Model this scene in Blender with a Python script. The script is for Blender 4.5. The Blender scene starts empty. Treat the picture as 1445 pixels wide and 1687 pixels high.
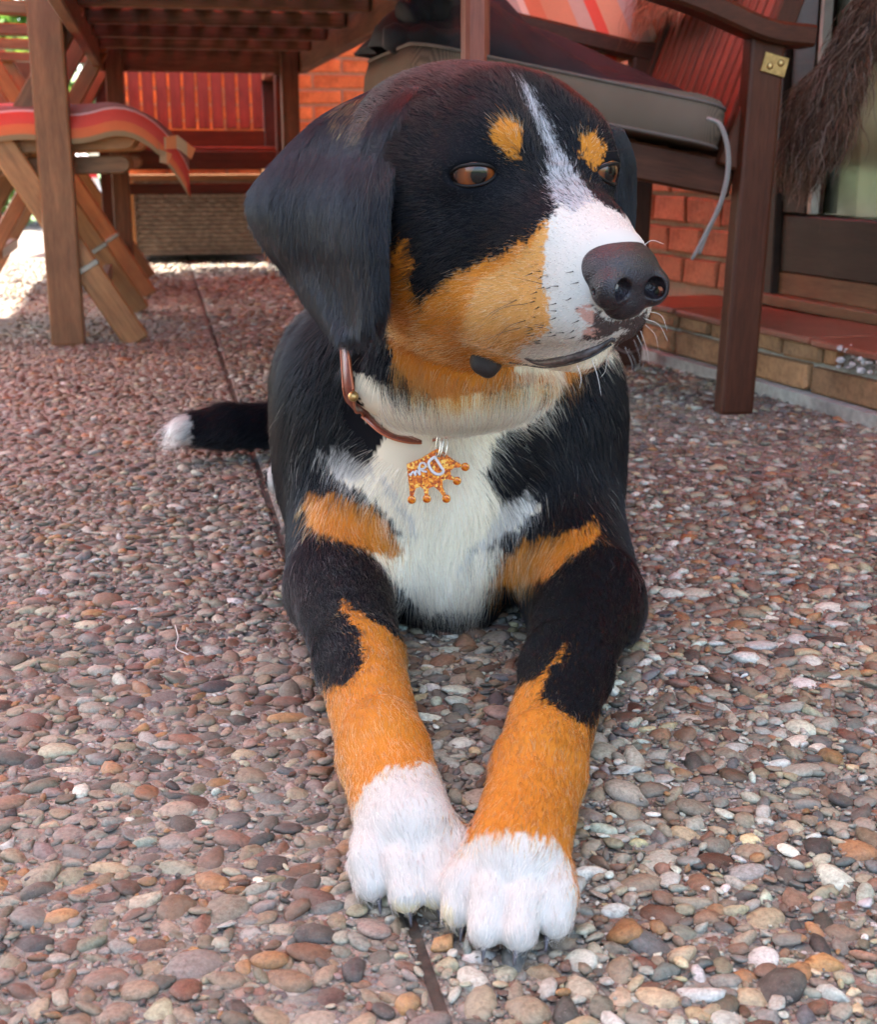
import bpy, bmesh, math, random
import numpy as np
from mathutils import Vector, Matrix
R = math.radians
N_FUR = 260000
rng = np.random.default_rng(7)
random.seed(7)
scene = bpy.context.scene
COL = scene.collection

# ------------------------------------------------------------------ camera
CAM_H, PITCH, FPX = 0.42, R(15.0), 2200.0
cam_d = bpy.data.cameras.new('camera'); cam = bpy.data.objects.new('camera', cam_d); COL.objects.link(cam)
cam.location = (0, 0, CAM_H); cam.rotation_euler = (R(90) - PITCH, 0, 0)
cam_d.sensor_fit = 'VERTICAL'; cam_d.sensor_height = 36; cam_d.sensor_width = 36
cam_d.lens = 36 * FPX / 1687; cam_d.clip_start = 0.02; cam_d.clip_end = 400
cam_d.dof.use_dof = True; cam_d.dof.focus_distance = 0.98; cam_d.dof.aperture_fstop = 15
scene.camera = cam

# ------------------------------------------------------------------ light
SUN_DIR = Vector((-0.813, 0.096, 1.2)).normalized()          # towards the sun
world = bpy.data.worlds.new('World'); scene.world = world; world.use_nodes = True
wn = world.node_tree.nodes; wl = world.node_tree.links
sky = wn.new('ShaderNodeTexSky'); sky.sky_type = 'NISHITA'; sky.sun_disc = False
sky.sun_elevation = math.asin(SUN_DIR.z); sky.sun_rotation = math.atan2(SUN_DIR.x, SUN_DIR.y)
sky.air_density = 1.0; sky.dust_density = 2.5; sky.ozone_density = 0.4
wl.new(sky.outputs[0], wn['Background'].inputs[0]); wn['Background'].inputs[1].default_value = 0.15
sun_d = bpy.data.lights.new('sun', 'SUN'); sun_d.energy = 5.0; sun_d.angle = R(0.53); sun_d.color = (1, .95, .87)
sun = bpy.data.objects.new('sun', sun_d); COL.objects.link(sun)
sun.rotation_euler = SUN_DIR.to_track_quat('Z', 'Y').to_euler(); sun.location = (-3, 5, 8)
vs = scene.view_settings
vs.view_transform = 'Standard'; vs.look = 'None'; vs.gamma = 1; vs.use_curve_mapping = False; vs.exposure = 2.9
scene.display_settings.display_device = 'sRGB'
cy = scene.cycles
cy.max_bounces = 8; cy.diffuse_bounces = 4; cy.glossy_bounces = 3; cy.transmission_bounces = 6; cy.transparent_max_bounces = 8
cy.use_denoising = True; cy.sample_clamp_indirect = 6; cy.caustics_reflective = False; cy.caustics_refractive = False
try: cy.denoiser = 'OPENIMAGEDENOISE'
except Exception: pass
scene.cycles_curves.shape = 'RIBBONS'; scene.cycles_curves.subdivisions = 2

# ------------------------------------------------------------------ helpers
def P(px, py, D):
    """point seen at photograph pixel (px, py) at horizontal distance D"""
    f = FPX * math.cos(PITCH) - (py - 843.5) * math.sin(PITCH)
    d = FPX * math.sin(PITCH) + (py - 843.5) * math.cos(PITCH)
    return Vector(((px - 722.5) / f * D, D, CAM_H - d / f * D))
def G(px, py, z=0.0):
    f = FPX * math.cos(PITCH) - (py - 843.5) * math.sin(PITCH)
    d = FPX * math.sin(PITCH) + (py - 843.5) * math.cos(PITCH)
    return P(px, py, (CAM_H - z) * f / d)
UX = Vector((0.9792, 0.2027, 0)); VX = Vector((-0.2027, 0.9792, 0))     # axes of the paving
def UV(u, v, z=0.0): return UX * u + VX * v + Vector((0, 0, z))
WM = {}
def put(o, parent=None, M=None):
    M = M or Matrix.Identity(4)
    COL.objects.link(o)
    if parent is not None:
        o.parent = parent; o.matrix_parent_inverse = WM[parent.name].inverted()
    o.matrix_basis = M; WM[o.name] = M
    return o
def tag(o, label=None, cat=None, group=None, kind=None):
    if label: o['label'] = label
    if cat: o['category'] = cat
    if group: o['group'] = group
    if kind: o['kind'] = kind
    return o
def thing(name, loc, label, cat, group=None):
    o = bpy.data.objects.new(name, None); o.empty_display_size = .05
    put(o, None, Matrix.Translation(Vector(loc)))
    return tag(o, label, cat, group)
def newmesh(name, verts, faces, mat=None, smooth=False):
    me = bpy.data.meshes.new(name)
    me.from_pydata([tuple(v) for v in verts], [], faces)
    if mat: me.materials.append(mat)
    if smooth: me.polygons.foreach_set('use_smooth', [True] * len(me.polygons))
    me.update(); return me
def fastmesh(name, V, F, mat=None, smooth=True):
    """numpy verts (n,3) and equal sized faces (m,k)"""
    me = bpy.data.meshes.new(name); k = F.shape[1]
    me.vertices.add(len(V)); me.vertices.foreach_set('co', V.astype(np.float32).ravel())
    me.loops.add(F.size); me.loops.foreach_set('vertex_index', F.astype(np.int32).ravel())
    me.polygons.add(len(F)); me.polygons.foreach_set('loop_start', np.arange(0, F.size, k, dtype=np.int32))
    me.polygons.foreach_set('use_smooth', np.full(len(F), smooth))
    if mat: me.materials.append(mat)
    me.update(calc_edges=True); return me
def from_bm(name, bm, mat, parent=None, M=None, smooth=False):
    me = bpy.data.meshes.new(name); bm.to_mesh(me); bm.free()
    if mat: me.materials.append(mat)
    if smooth: me.polygons.foreach_set('use_smooth', [True] * len(me.polygons))
    return put(bpy.data.objects.new(name, me), parent, M)
_boxes = {}
def boxmesh(name, L, w, h, mat, bev=.003, seg=1):
    key = (name, round(L, 4), round(w, 4), round(h, 4), mat.name, bev)
    if key in _boxes: return _boxes[key]
    bm = bmesh.new(); bmesh.ops.create_cube(bm, size=1)
    bmesh.ops.scale(bm, verts=bm.verts, vec=(L, w, h))
    if bev: bmesh.ops.bevel(bm, geom=bm.edges[:], offset=min(bev, w * .3, h * .3), segments=seg, profile=.6, affect='EDGES')
    me = bpy.data.meshes.new(name); bm.to_mesh(me); bm.free(); me.materials.append(mat); _boxes[key] = me
    return me
def frame(a, b, up=Vector((0, 0, 1))):
    x = (b - a).normalized(); y = up.cross(x)
    if y.length < 1e-4: y = Vector((0, 1, 0)).cross(x)
    y.normalize(); z = x.cross(y)
    M = Matrix((x, y, z)).transposed().to_4x4(); M.translation = (a + b) / 2
    return M
def beam(name, a, b, w, h, mat, parent=None, up=Vector((0, 0, 1)), bev=.003, seg=1):
    """bar from a to b, w across, h along up"""
    a, b = Vector(a), Vector(b)
    me = boxmesh(name, (b - a).length, w, h, mat, bev, seg)
    return put(bpy.data.objects.new(name, me), parent, frame(a, b, Vector(up)))
def tubemesh(name, pts, rad, mat, n=8, cap=True):
    pts = [Vector(p) for p in pts]; V = []; F = []
    rads = rad if hasattr(rad, '__len__') else [rad] * len(pts)
    prev = None
    for i, p in enumerate(pts):
        t = (pts[min(i + 1, len(pts) - 1)] - pts[max(i - 1, 0)]).normalized()
        if prev is None:
            a = t.orthogonal().normalized()
        else:
            a = (prev - t * prev.dot(t)).normalized()
        prev = a; c = t.cross(a)
        for k in range(n):
            th = 2 * math.pi * k / n
            V.append(p + (a * math.cos(th) + c * math.sin(th)) * rads[i])
    for i in range(len(pts) - 1):
        for k in range(n):
            F.append((i * n + k, i * n + (k + 1) % n, (i + 1) * n + (k + 1) % n, (i + 1) * n + k))
    if cap:
        F.append(tuple(range(n - 1, -1, -1))); F.append(tuple((len(pts) - 1) * n + k for k in range(n)))
    return newmesh(name, V, F, mat, True)
def tube(name, pts, rad, mat, parent=None, n=8):
    return put(bpy.data.objects.new(name, tubemesh(name, pts, rad, mat, n)), parent)
def catmull(pts, m=8):
    pts = [Vector(p) for p in pts]; out = []
    q = [pts[0] * 2 - pts[1]] + pts + [pts[-1] * 2 - pts[-2]]
    for i in range(1, len(q) - 2):
        for k in range(m):
            t = k / m; a, b, c, d = q[i - 1], q[i], q[i + 1], q[i + 2]
            out.append(.5 * ((2 * b) + (c - a) * t + (2 * a - 5 * b + 4 * c - d) * t * t + (3 * b - a - 3 * c + d) * t ** 3))
    return out + [pts[-1]]

# ------------------------------------------------------------------ materials
class NT:
    def __init__(s, name):
        s.m = bpy.data.materials.new(name); s.m.use_nodes = True; s.t = s.m.node_tree; s.n = s.t.nodes; s.b = s.n['Principled BSDF']
    def node(s, ty, **kw):
        x = s.n.new(ty)
        for k, v in kw.items():
            if k in x.inputs.keys() if hasattr(x.inputs, 'keys') else False: x.inputs[k].default_value = v
            else: setattr(x, k, v)
        return x
    def link(s, a, b): s.t.links.new(a, b)
    def coord(s, scale=(1, 1, 1), kind='Object'):
        tc = s.n.new('ShaderNodeTexCoord'); mp = s.n.new('ShaderNodeMapping'); mp.inputs['Scale'].default_value = scale
        s.link(tc.outputs[kind], mp.inputs[0]); return mp.outputs[0]
    def noise(s, vec, scale, detail=4, rough=.6, dist=0):
        x = s.n.new('ShaderNodeTexNoise'); x.inputs['Scale'].default_value = scale; x.inputs['Detail'].default_value = detail
        x.inputs['Roughness'].default_value = rough; x.inputs['Distortion'].default_value = dist
        s.link(vec, x.inputs['Vector']); return x.outputs[0]
    def ramp(s, fac, stops):
        x = s.n.new('ShaderNodeValToRGB'); e = x.color_ramp.elements
        while len(e) < len(stops): e.new(.5)
        for i, (p, c) in enumerate(stops): e[i].position = p; e[i].color = (*c, 1) if len(c) == 3 else c
        s.link(fac, x.inputs[0]); return x.outputs[0]
    def mix(s, fac, a, b, mode='MIX'):
        x = s.n.new('ShaderNodeMix'); x.data_type = 'RGBA'; x.blend_type = mode
        for v, i in ((fac, 0), (a, 6), (b, 7)):
            if hasattr(v, 'links'): s.link(v, x.inputs[i])
            else: x.inputs[i].default_value = v if i == 0 else (*v, 1)
        return x.outputs[2]
    def bump(s, h, strength=.3, dist=.002, normal=None):
        x = s.n.new('ShaderNodeBump'); x.inputs['Strength'].default_value = strength; x.inputs['Distance'].default_value = dist
        s.link(h, x.inputs['Height'])
        if normal is not None: s.link(normal, x.inputs['Normal'])
        s.link(x.outputs[0], s.b.inputs['Normal']); return x.outputs[0]
    def color(s, c): 
        if hasattr(c, 'links'): s.link(c, s.b.inputs['Base Color'])
        else: s.b.inputs['Base Color'].default_value = (*c, 1)
    def rnd(s):
        return s.n.new('ShaderNodeObjectInfo').outputs['Random']
def sc(c, k): return tuple(x * k for x in c)
def wood(name, base, rough=.5, var=.45, grain=38, spec=.28):
    m = NT(name); v = m.coord((1.2, 14, 14)); oi = m.n.new('ShaderNodeObjectInfo')
    add = m.n.new('ShaderNodeVectorMath'); add.operation = 'ADD'; m.link(v, add.inputs[0]); 
    mul = m.n.new('ShaderNodeVectorMath'); mul.operation = 'SCALE'; mul.inputs['Scale'].default_value = 37
    cmb = m.n.new('ShaderNodeCombineXYZ')
    for i in range(3): m.link(oi.outputs['Random'], cmb.inputs[i])
    m.link(cmb.outputs[0], mul.inputs[0]); m.link(mul.outputs[0], add.inputs[1]); v = add.outputs[0]
    n1 = m.noise(v, 3.2, 6, .65, .6); n2 = m.noise(v, 22, 4, .7); n3 = m.noise(m.coord((1, 1, 1)), 6, 3)
    c = m.ramp(n1, [(.3, sc(base, 1 - var)), (.52, base), (.72, sc(base, 1 + var * .8))])
    c = m.mix(.35, c, m.ramp(n2, [(.35, (.25, .2, .17)), (.6, (1, 1, 1))]), 'MULTIPLY')
    c = m.mix(.5, c, m.ramp(n3, [(.35, (.55, .5, .48)), (.65, (1.0, 1.0, 1.0))]), 'MULTIPLY')
    m.color(c); m.b.inputs['Roughness'].default_value = rough; m.b.inputs['Specular IOR Level'].default_value = spec
    m.bump(n2, .35, .0015); return m.m
def plain(name, c, rough=.6, bump=None, metal=0, spec=.5, var=.15, scale=30):
    m = NT(name); v = m.coord(); n = m.noise(v, scale, 5)
    m.color(m.ramp(n, [(.3, sc(c, 1 - var)), (.7, sc(c, 1 + var))])); m.b.inputs['Roughness'].default_value = rough
    m.b.inputs['Metallic'].default_value = metal; m.b.inputs['Specular IOR Level'].default_value = spec
    if bump: m.bump(n, bump[0], bump[1])
    return m.m
AWN = (-1.91, 3.2, 1.15, 5.6, 2.45)
# ================================================================== the ground
def ground_mat():
    m = NT('washed_concrete'); v = m.coord(kind='Object')
    vo = m.n.new('ShaderNodeTexVoronoi'); vo.inputs['Scale'].default_value = 95; m.link(v, vo.inputs['Vector'])
    vo2 = m.n.new('ShaderNodeTexVoronoi'); vo2.inputs['Scale'].default_value = 230; m.link(v, vo2.inputs['Vector'])
    n = m.noise(v, 60, 6, .7); n2 = m.noise(v, 2.2, 4); n3 = m.noise(v, 420, 3, .7)
    base = m.ramp(n, [(.3, (.11, .098, .08)), (.55, (.25, .22, .18)), (.75, (.40, .36, .29))])
    st = m.n.new('ShaderNodeSeparateColor'); m.link(vo.outputs['Color'], st.inputs[0])
    stone = m.ramp(st.outputs[0], [(0, (.20, .10, .07)), (.25, (.34, .24, .18)), (.5, (.16, .14, .13)), (.75, (.42, .36, .30)), (1, (.10, .08, .08))])
    msk = m.ramp(vo.outputs['Distance'], [(.36, (1, 1, 1)), (.52, (0, 0, 0))])
    st2 = m.n.new('ShaderNodeSeparateColor'); m.link(vo2.outputs['Color'], st2.inputs[0])
    stone2 = m.ramp(st2.outputs[1], [(0, (.22, .14, .10)), (.4, (.40, .34, .28)), (.7, (.15, .13, .12)), (1, (.5, .46, .42))])
    msk2 = m.ramp(vo2.outputs['Distance'], [(.3, (1, 1, 1)), (.5, (0, 0, 0))])
    c = m.mix(msk2, base, stone2); c = m.mix(msk, c, stone)
    c = m.mix(.6, c, m.ramp(n2, [(.35, (.7, .66, .62)), (.65, (1, 1, 1))]), 'MULTIPLY')
    moss = m.ramp(m.noise(v, 7, 5), [(.62, (0, 0, 0)), (.76, (.5, .5, .5))]); c = m.mix(moss, c, (.10, .095, .05))
    m.color(c); m.b.inputs['Roughness'].default_value = .85
    ad = m.n.new('ShaderNodeMath'); ad.operation = 'ADD'; m.link(msk, ad.inputs[0]); 
    mu = m.n.new('ShaderNodeMath'); mu.operation = 'MULTIPLY'; m.link(n3, mu.inputs[0]); mu.inputs[1].default_value = .8; m.link(mu.outputs[0], ad.inputs[1])
    ad2 = m.n.new('ShaderNodeMath'); ad2.operation = 'ADD'; m.link(ad.outputs[0], ad2.inputs[0]); m.link(msk2, ad2.inputs[1])
    m.bump(ad2.outputs[0], .7, .0035); return m.m
MG = ground_mat()
def dirt_mat():
    m = NT('joint_dirt'); v = m.coord(); n = m.noise(v, 60, 5)
    m.color(m.ramp(n, [(.35, (.030, .024, .018)), (.6, (.075, .055, .04)), (.75, (.16, .06, .03))])); m.b.inputs['Roughness'].default_value = .95
    m.bump(n, .6, .004); return m.m
MDIRT = dirt_mat()
MGRASS = plain('lawn_grass', (.08, .12, .035), .9, (.6, .03), var=.5, scale=12)
me = newmesh('lawn', [(-60, -60, -.05), (60, -60, -.05), (60, 60, -.05), (-60, 60, -.05)], [(0, 1, 2, 3)], MGRASS)
tag(put(bpy.data.objects.new('lawn', me)), kind='structure')
ang = math.atan2(UX.y, UX.x)
PM = Matrix.Rotation(ang, 4, 'Z')
me = boxmesh('patio', 10.6, 10.6, .03, MDIRT, 0)
patio = put(bpy.data.objects.new('patio', me), None, PM @ Matrix.Translation((-1.7, 4.0, -.0185))); tag(patio, kind='structure')
slabs = []
U_J = [-6.88, -5.88, -4.88, -3.88, -2.88, -1.88, -.88, .1224, 1.1224, 2.1224, 3.1224]
for i in range(len(U_J) - 1):
    off = 1.150 if i % 2 == 0 else .768
    for k in range(-1, 6):
        v0 = off - 1.5 + k * 1.5; u0 = U_J[i]
        if v0 > 8.6: continue
        g = .0019; L, W = 1 - 2 * g, 1.5 - 2 * g; dz = rng.uniform(-.0012, .0012)
        me = boxmesh('paving_slab', L, W, .036, MG, .004)
        o = put(bpy.data.objects.new('paving_slab', me), patio, PM @ Matrix.Translation((u0 + .5, v0 + .75, -.018 + dz)) @ Matrix.Rotation(R(90) * 0, 4, 'Z'))
        slabs.append((u0 + g, u0 + 1 - g, v0 + g, v0 + 1.5 - g, dz))
# ---- pebbles
def ico(sub):
    bm = bmesh.new(); bmesh.ops.create_icosphere(bm, subdivisions=sub, radius=1)
    V = np.array([v.co[:] for v in bm.verts]); F = np.array([[v.index for v in f.verts] for f in bm.faces]); bm.free(); return V, F
def pebble_shapes(sub, n):
    V, F = ico(sub); out = []
    for i in range(n):
        r = np.random.default_rng(100 + i); W = V.copy()
        for k in range(4):
            d = r.normal(size=3); d /= np.linalg.norm(d); W *= (1 + r.uniform(-.16, .16) * np.sin(V @ d * r.uniform(1.2, 2.6) + r.uniform(0, 6)))[:, None]
        if i % 4:      # broken, facetted stones
            for k in range(5):
                d = r.normal(size=3); d[2] *= .45; d /= np.linalg.norm(d); c = r.uniform(.42, .78); ex = np.maximum(W @ d - c, 0); W -= ex[:, None] * d
        out.append(W)
    return out, F
def pebble_colours(n, u, v):
    red = np.array([[.20, .085, .050], [.27, .135, .080], [.16, .080, .055], [.31, .20, .125], [.23, .165, .115], [.36, .27, .19], [.13, .105, .090], [.40, .18, .065], [.42, .35, .26], [.24, .195, .145], [.08, .065, .06], [.30, .215, .145]])
    pale = np.array([[.50, .48, .44], [.58, .56, .53], [.40, .37, .33], [.30, .24, .19], [.46, .42, .36], [.22, .21, .20], [.34, .27, .21], [.13, .13, .14], [.52, .40, .24], [.25, .12, .08], [.62, .60, .57], [.36, .32, .28]])
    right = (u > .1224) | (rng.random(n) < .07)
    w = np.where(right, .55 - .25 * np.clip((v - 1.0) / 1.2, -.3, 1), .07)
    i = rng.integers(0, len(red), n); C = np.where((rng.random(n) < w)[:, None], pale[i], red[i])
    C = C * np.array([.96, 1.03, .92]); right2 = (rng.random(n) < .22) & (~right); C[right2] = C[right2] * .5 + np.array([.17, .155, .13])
    C = C * .80 + C.mean(1, keepdims=True) * np.array([1.08, .99, .88]) * .20
    return np.clip(.80 * C * np.clip(1 + rng.normal(size=(n, 1)) * .22, .5, 1.5) * (1 + rng.normal(size=(n, 3)) * .035), .02, .8)
def pebble_mat():
    m = NT('pebble'); v = m.coord(); at = m.n.new('ShaderNodeAttribute'); at.attribute_name = 'Col'
    n = m.noise(v, 160, 5, .7); n2 = m.noise(v, 900, 3, .7); wv_ = m.n.new('ShaderNodeNewGeometry').outputs['Position']; n3 = m.noise(wv_, 26, 6, .7); n4 = m.noise(wv_, 330, 4, .75)
    c = m.mix(.9, at.outputs['Color'], m.ramp(n4, [(.32, (.50, .47, .44)), (.6, (1.15, 1.12, 1.1))]), 'MULTIPLY')
    c = m.mix(m.ramp(n3, [(.48, (0, 0, 0)), (.68, (.5, .5, .5))]), c, (.20, .17, .13))
    c = m.mix(m.ramp(n2, [(.60, (0, 0, 0)), (.72, (.35, .35, .35))]), c, (.42, .39, .35))
    m.color(c); m.b.inputs['Roughness'].default_value = .6; m.b.inputs['Specular IOR Level'].default_value = .35
    m.bump(n4, .5, .0012); return m.m
MP = pebble_mat()
def place_pebbles(vmin, vmax, rmean, rsig, ntry, cellf=1.0, halfw=None, rlim=(.0030, .0165)):
    """dart throwing in decreasing size on the visible wedge; returns u, v, radius, squash, angle"""
    n = ntry; v = np.sqrt(rng.random(n) * (vmax ** 2 - vmin ** 2) + vmin ** 2)
    x = (rng.random(n) * 2 - 1) * (v * .345 + .10); y = v
    u = x * UX.x + y * UX.y; vv = x * VX.x + y * VX.y
    r = np.clip(rng.lognormal(math.log(rmean), rsig, n), *rlim); o = np.argsort(-r); u, vv, r = u[o], vv[o], r[o]
    asp = rng.uniform(.42, .92, n); th = rng.uniform(0, math.pi, n)
    cell = .012; grid = {}; keep = []
    ul, vl, rl, al, tl = u.tolist(), vv.tolist(), r.tolist(), asp.tolist(), th.tolist()
    for i in range(n):
        a, b, q = ul[i], vl[i], rl[i] * (.42 + .58 * al[i]) * cellf
        ci, cj = int(a // cell), int(b // cell); m = int((q + .021) // cell) + 1; ok = True
        for p in range(ci - m, ci + m + 1):
            for s in range(cj - m, cj + m + 1):
                for (a2, b2, q2) in grid.get((p, s), ()):
                    if (a - a2) ** 2 + (b - b2) ** 2 < (q + q2) ** 2: ok = False; break
                if not ok: break
            if not ok: break
        if ok: grid.setdefault((ci, cj), []).append((a, b, q)); keep.append(i)
    k = np.array(keep); return u[k], vv[k], r[k], asp[k], th[k]
def slab_ok(u, v, r):
    ok = np.zeros(len(u), bool)
    for a, b, c, d, z in slabs: ok |= (u > a + r * .4) & (u < b - r * .4) & (v > c + r * .4) & (v < d - r * .4)
    return ok
def wall_side(u, v):
    x = u * UX.x + v * VX.x; y = u * UX.y + v * VX.y
    return x < 1.4306 - .346 * y - .015
def pebble_verts(shapes, u, v, r, asp, th, sink=.35):
    n = len(u); nv = len(shapes[0]); S = np.stack(shapes); W = S[rng.integers(0, len(shapes), n)].copy()
    hz = r * rng.uniform(.22, .45, n)
    W[..., 0] *= r[:, None]; W[..., 1] *= (r * asp)[:, None]; W[..., 2] *= hz[:, None]
    c, s = np.cos(th + ang)[:, None], np.sin(th + ang)[:, None]; X = W[..., 0] * c - W[..., 1] * s; Y = W[..., 0] * s + W[..., 1] * c
    tx, ty = rng.normal(size=(2, n, 1)) * .13
    Z = W[..., 2] + tx * X + ty * Y
    x = u * UX.x + v * VX.x; y = u * UX.y + v * VX.y
    top = rng.uniform(.0010, .0042, n) + r * .04
    return np.stack([X + x[:, None], Y + y[:, None], Z + (top - hz * .86)[:, None]], -1)
def colour_attr(me, C):
    ca = me.color_attributes.new('Col', 'FLOAT_COLOR', 'POINT'); ca.data.foreach_set('color', np.concatenate([C, np.ones((len(C), 1))], 1).astype(np.float32).ravel())
def build_pebbles():
    sh2, F2 = pebble_shapes(2, 14); sh1, F1 = pebble_shapes(1, 12)
    # near field
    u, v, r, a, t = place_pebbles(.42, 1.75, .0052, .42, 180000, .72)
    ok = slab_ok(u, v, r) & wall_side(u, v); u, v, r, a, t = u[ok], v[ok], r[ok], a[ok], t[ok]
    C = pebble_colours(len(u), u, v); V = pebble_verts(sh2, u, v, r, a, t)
    y = V[:, 0, 1]; x = V[:, 0, 0]; score = r / y; inview = (np.abs(x) / y < .325) & (y > .55)
    hid = (np.abs(x - .0) < .17) & (y > .66) & (y < 1.75)
    order = np.argsort(-(score * inview * ~hid)); single = order[:300]; rest = order[300:]
    for i in single:
        c = V[i].mean(0); me = fastmesh('pebble', V[i] - c, F2, MP); colour_attr(me, np.repeat(C[i:i + 1], len(V[i]), 0))
        put(bpy.data.objects.new('pebble', me), patio, Matrix.Translation(c))
    near = rest[y[rest] < 1.2]; far = rest[y[rest] >= 1.2]
    def joined(V, F, C, nm):
        n, nv = V.shape[:2]; FF = (F[None] + (np.arange(n) * nv)[:, None, None]).reshape(-1, 3)
        me = fastmesh(nm, V.reshape(-1, 3), FF, MP); colour_attr(me, np.repeat(C, nv, 0)); return me
    o = put(bpy.data.objects.new('pebble_bed', joined(V[near], F2, C[near], 'pebble_bed')), patio); tag(o, kind='stuff')
    # grit between the pebbles
    n = 30000; vv = np.sqrt(rng.random(n) * (1.35 ** 2 - .5 ** 2) + .5 ** 2); xx = (rng.random(n) * 2 - 1) * (vv * .345 + .05)
    uu = xx * UX.x + vv * UX.y; wv = xx * VX.x + vv * VX.y; rr = rng.uniform(.0009, .0038, n); ok = slab_ok(uu, wv, rr)
    uu, wv, rr = uu[ok], wv[ok], rr[ok]; s0 = pebble_shapes(1, 6); Vg = pebble_verts(s0[0], uu, wv, rr, rng.uniform(.5, 1, len(uu)), rng.uniform(0, 3, len(uu)))
    Vg[..., 2] -= .0022
    Cg = pebble_colours(len(uu), uu, wv); Cg = Cg * .6 + np.array([.30, .26, .21]) * .4
    # icosphere level 1 has 20 faces
    o = put(bpy.data.objects.new('grit', joined(Vg, F1, Cg, 'grit')), patio); tag(o, kind='stuff')
    # middle and far field
    V1 = pebble_verts(sh1, u[far], v[far], r[far], a[far], t[far])
    u2, v2, r2, a2, t2 = place_pebbles(1.76, 3.2, .0068, .36, 70000, .78, rlim=(.0042, .020))
    ok = slab_ok(u2, v2, r2) & wall_side(u2, v2); u2, v2, r2, a2, t2 = u2[ok], v2[ok], r2[ok], a2[ok], t2[ok]
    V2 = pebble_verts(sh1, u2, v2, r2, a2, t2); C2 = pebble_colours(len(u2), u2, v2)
    u3, v3, r3, a3, t3 = place_pebbles(3.2, 5.6, .0115, .25, 30000, .82, rlim=(.008, .024))
    ok = slab_ok(u3, v3, r3) & wall_side(u3, v3); u3, v3, r3, a3, t3 = u3[ok], v3[ok], r3[ok], a3[ok], t3[ok]
    V3_ = pebble_verts(sh1, u3, v3, r3, a3, t3); C3 = pebble_colours(len(u3), u3, v3)
    Vall = np.concatenate([V1, V2, V3_]); Call = np.concatenate([C[far], C2, C3])
    o = put(bpy.data.objects.new('far_pebble_bed', joined(Vall, F1, Call, 'far_pebble_bed')), patio); tag(o, kind='stuff')
    print('PEBBLES', len(u), len(u2), len(u3))
build_pebbles()
# rusty debris lying in the joint and a thin root fibre
tube('root_fibre', catmull([tuple(G(288, 1030, .004)), tuple(G(293, 1050, .006)), tuple(G(290, 1068, .005)), tuple(G(310, 1078, .004))], 5), .0006, plain('fibre', (.55, .52, .45), .8), patio, 5)
# ================================================================== house, walls, awning, garden
def brick_mat(name, base, var=.35):
    m = NT(name); v = m.coord(); oi = m.n.new('ShaderNodeObjectInfo')
    n = m.noise(v, 14, 5, .65); n2 = m.noise(v, 120, 4, .7)
    c = m.ramp(n, [(.3, sc(base, 1 - var)), (.7, sc(base, 1 + var))])
    c = m.mix(.55, c, m.ramp(oi.outputs['Random'], [(0, (.62, .55, .52)), (.5, (1, 1, 1)), (1, (1.25, 1.1, .95))]), 'MULTIPLY')
    c = m.mix(.5, c, m.ramp(n2, [(.35, (.5, .48, .46)), (.55, (1, 1, 1))]), 'MULTIPLY')
    m.color(c); m.b.inputs['Roughness'].default_value = .88; m.bump(n2, .6, .003); return m.m
MB_O = brick_mat('orange_brick', (.55, .19, .062)); MB_P = brick_mat('plinth_brick', (.30, .175, .085))
MMORT = plain('mortar', (.33, .33, .29), .95, (.7, .004), var=.25, scale=60)
MMORT2 = plain('pale_mortar', (.36, .24, .16), .95, (.6, .004), var=.2, scale=60)
MDK = wood('dark_brown_frame', (.040, .022, .014), .42, .3)
MDOORW = wood('door_sill_wood', (.20, .10, .045), .5, .3)
def brick_shapes(L, H, Dp, mat, n=5):
    out = []
    for i in range(n):
        bm = bmesh.new(); bmesh.ops.create_cube(bm, size=1); bmesh.ops.scale(bm, verts=bm.verts, vec=(L, Dp, H))
        bmesh.ops.bevel(bm, geom=bm.edges[:], offset=.004, segments=1, affect='EDGES')
        for v in bm.verts: v.co += Vector(rng.normal(size=3) * .0013)
        me = bpy.data.meshes.new('brick'); bm.to_mesh(me); bm.free(); me.materials.append(mat); out.append(me)
    return out
def brick_run(parent, shapes, M, u0, u1, z0, rows, L, H, jt=.011, depth=.02):
    """bricks proud of a mortar face; M maps local x (along), y (outwards is -y), z"""
    for r in range(rows):
        z = z0 + r * (H + jt) + H / 2; x = u0 + (-.5 * (L + jt) if r % 2 else 0)
        while x < u1 - .02:
            a, b = max(x, u0), min(x + L, u1)
            if b - a > .03:
                me = shapes[rng.integers(0, len(shapes))]
                T = M @ Matrix.Translation(((a + b) / 2, depth + rng.normal() * .001, z)) @ Matrix.Diagonal(((b - a) / L, 1, 1, 1)) @ Matrix.Rotation(rng.normal() * .004, 4, 'Y')
                put(bpy.data.objects.new('brick', me), parent, T)
            x += L + jt
# --- far garden wall of orange brick, along UX at v = 5.95
far = thing('brick_wall', tuple(UV(0, 5.95)), 'orange brick wall behind the table at the far end of the terrace', 'wall')
FM = Matrix.Translation(UV(0, 5.95)) @ Matrix.Rotation(ang, 4, 'Z')
put(bpy.data.objects.new('mortar', boxmesh('mortar', 2.0, .20, 2.4, MMORT2, 0)), far, FM @ Matrix.Translation((.80, .112, 1.2)))
shp = brick_shapes(.24, .052, .03, MB_O)
brick_run(far, shp, FM, -.19, .95, .50, 12, .24, .052, .012, .020)
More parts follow.
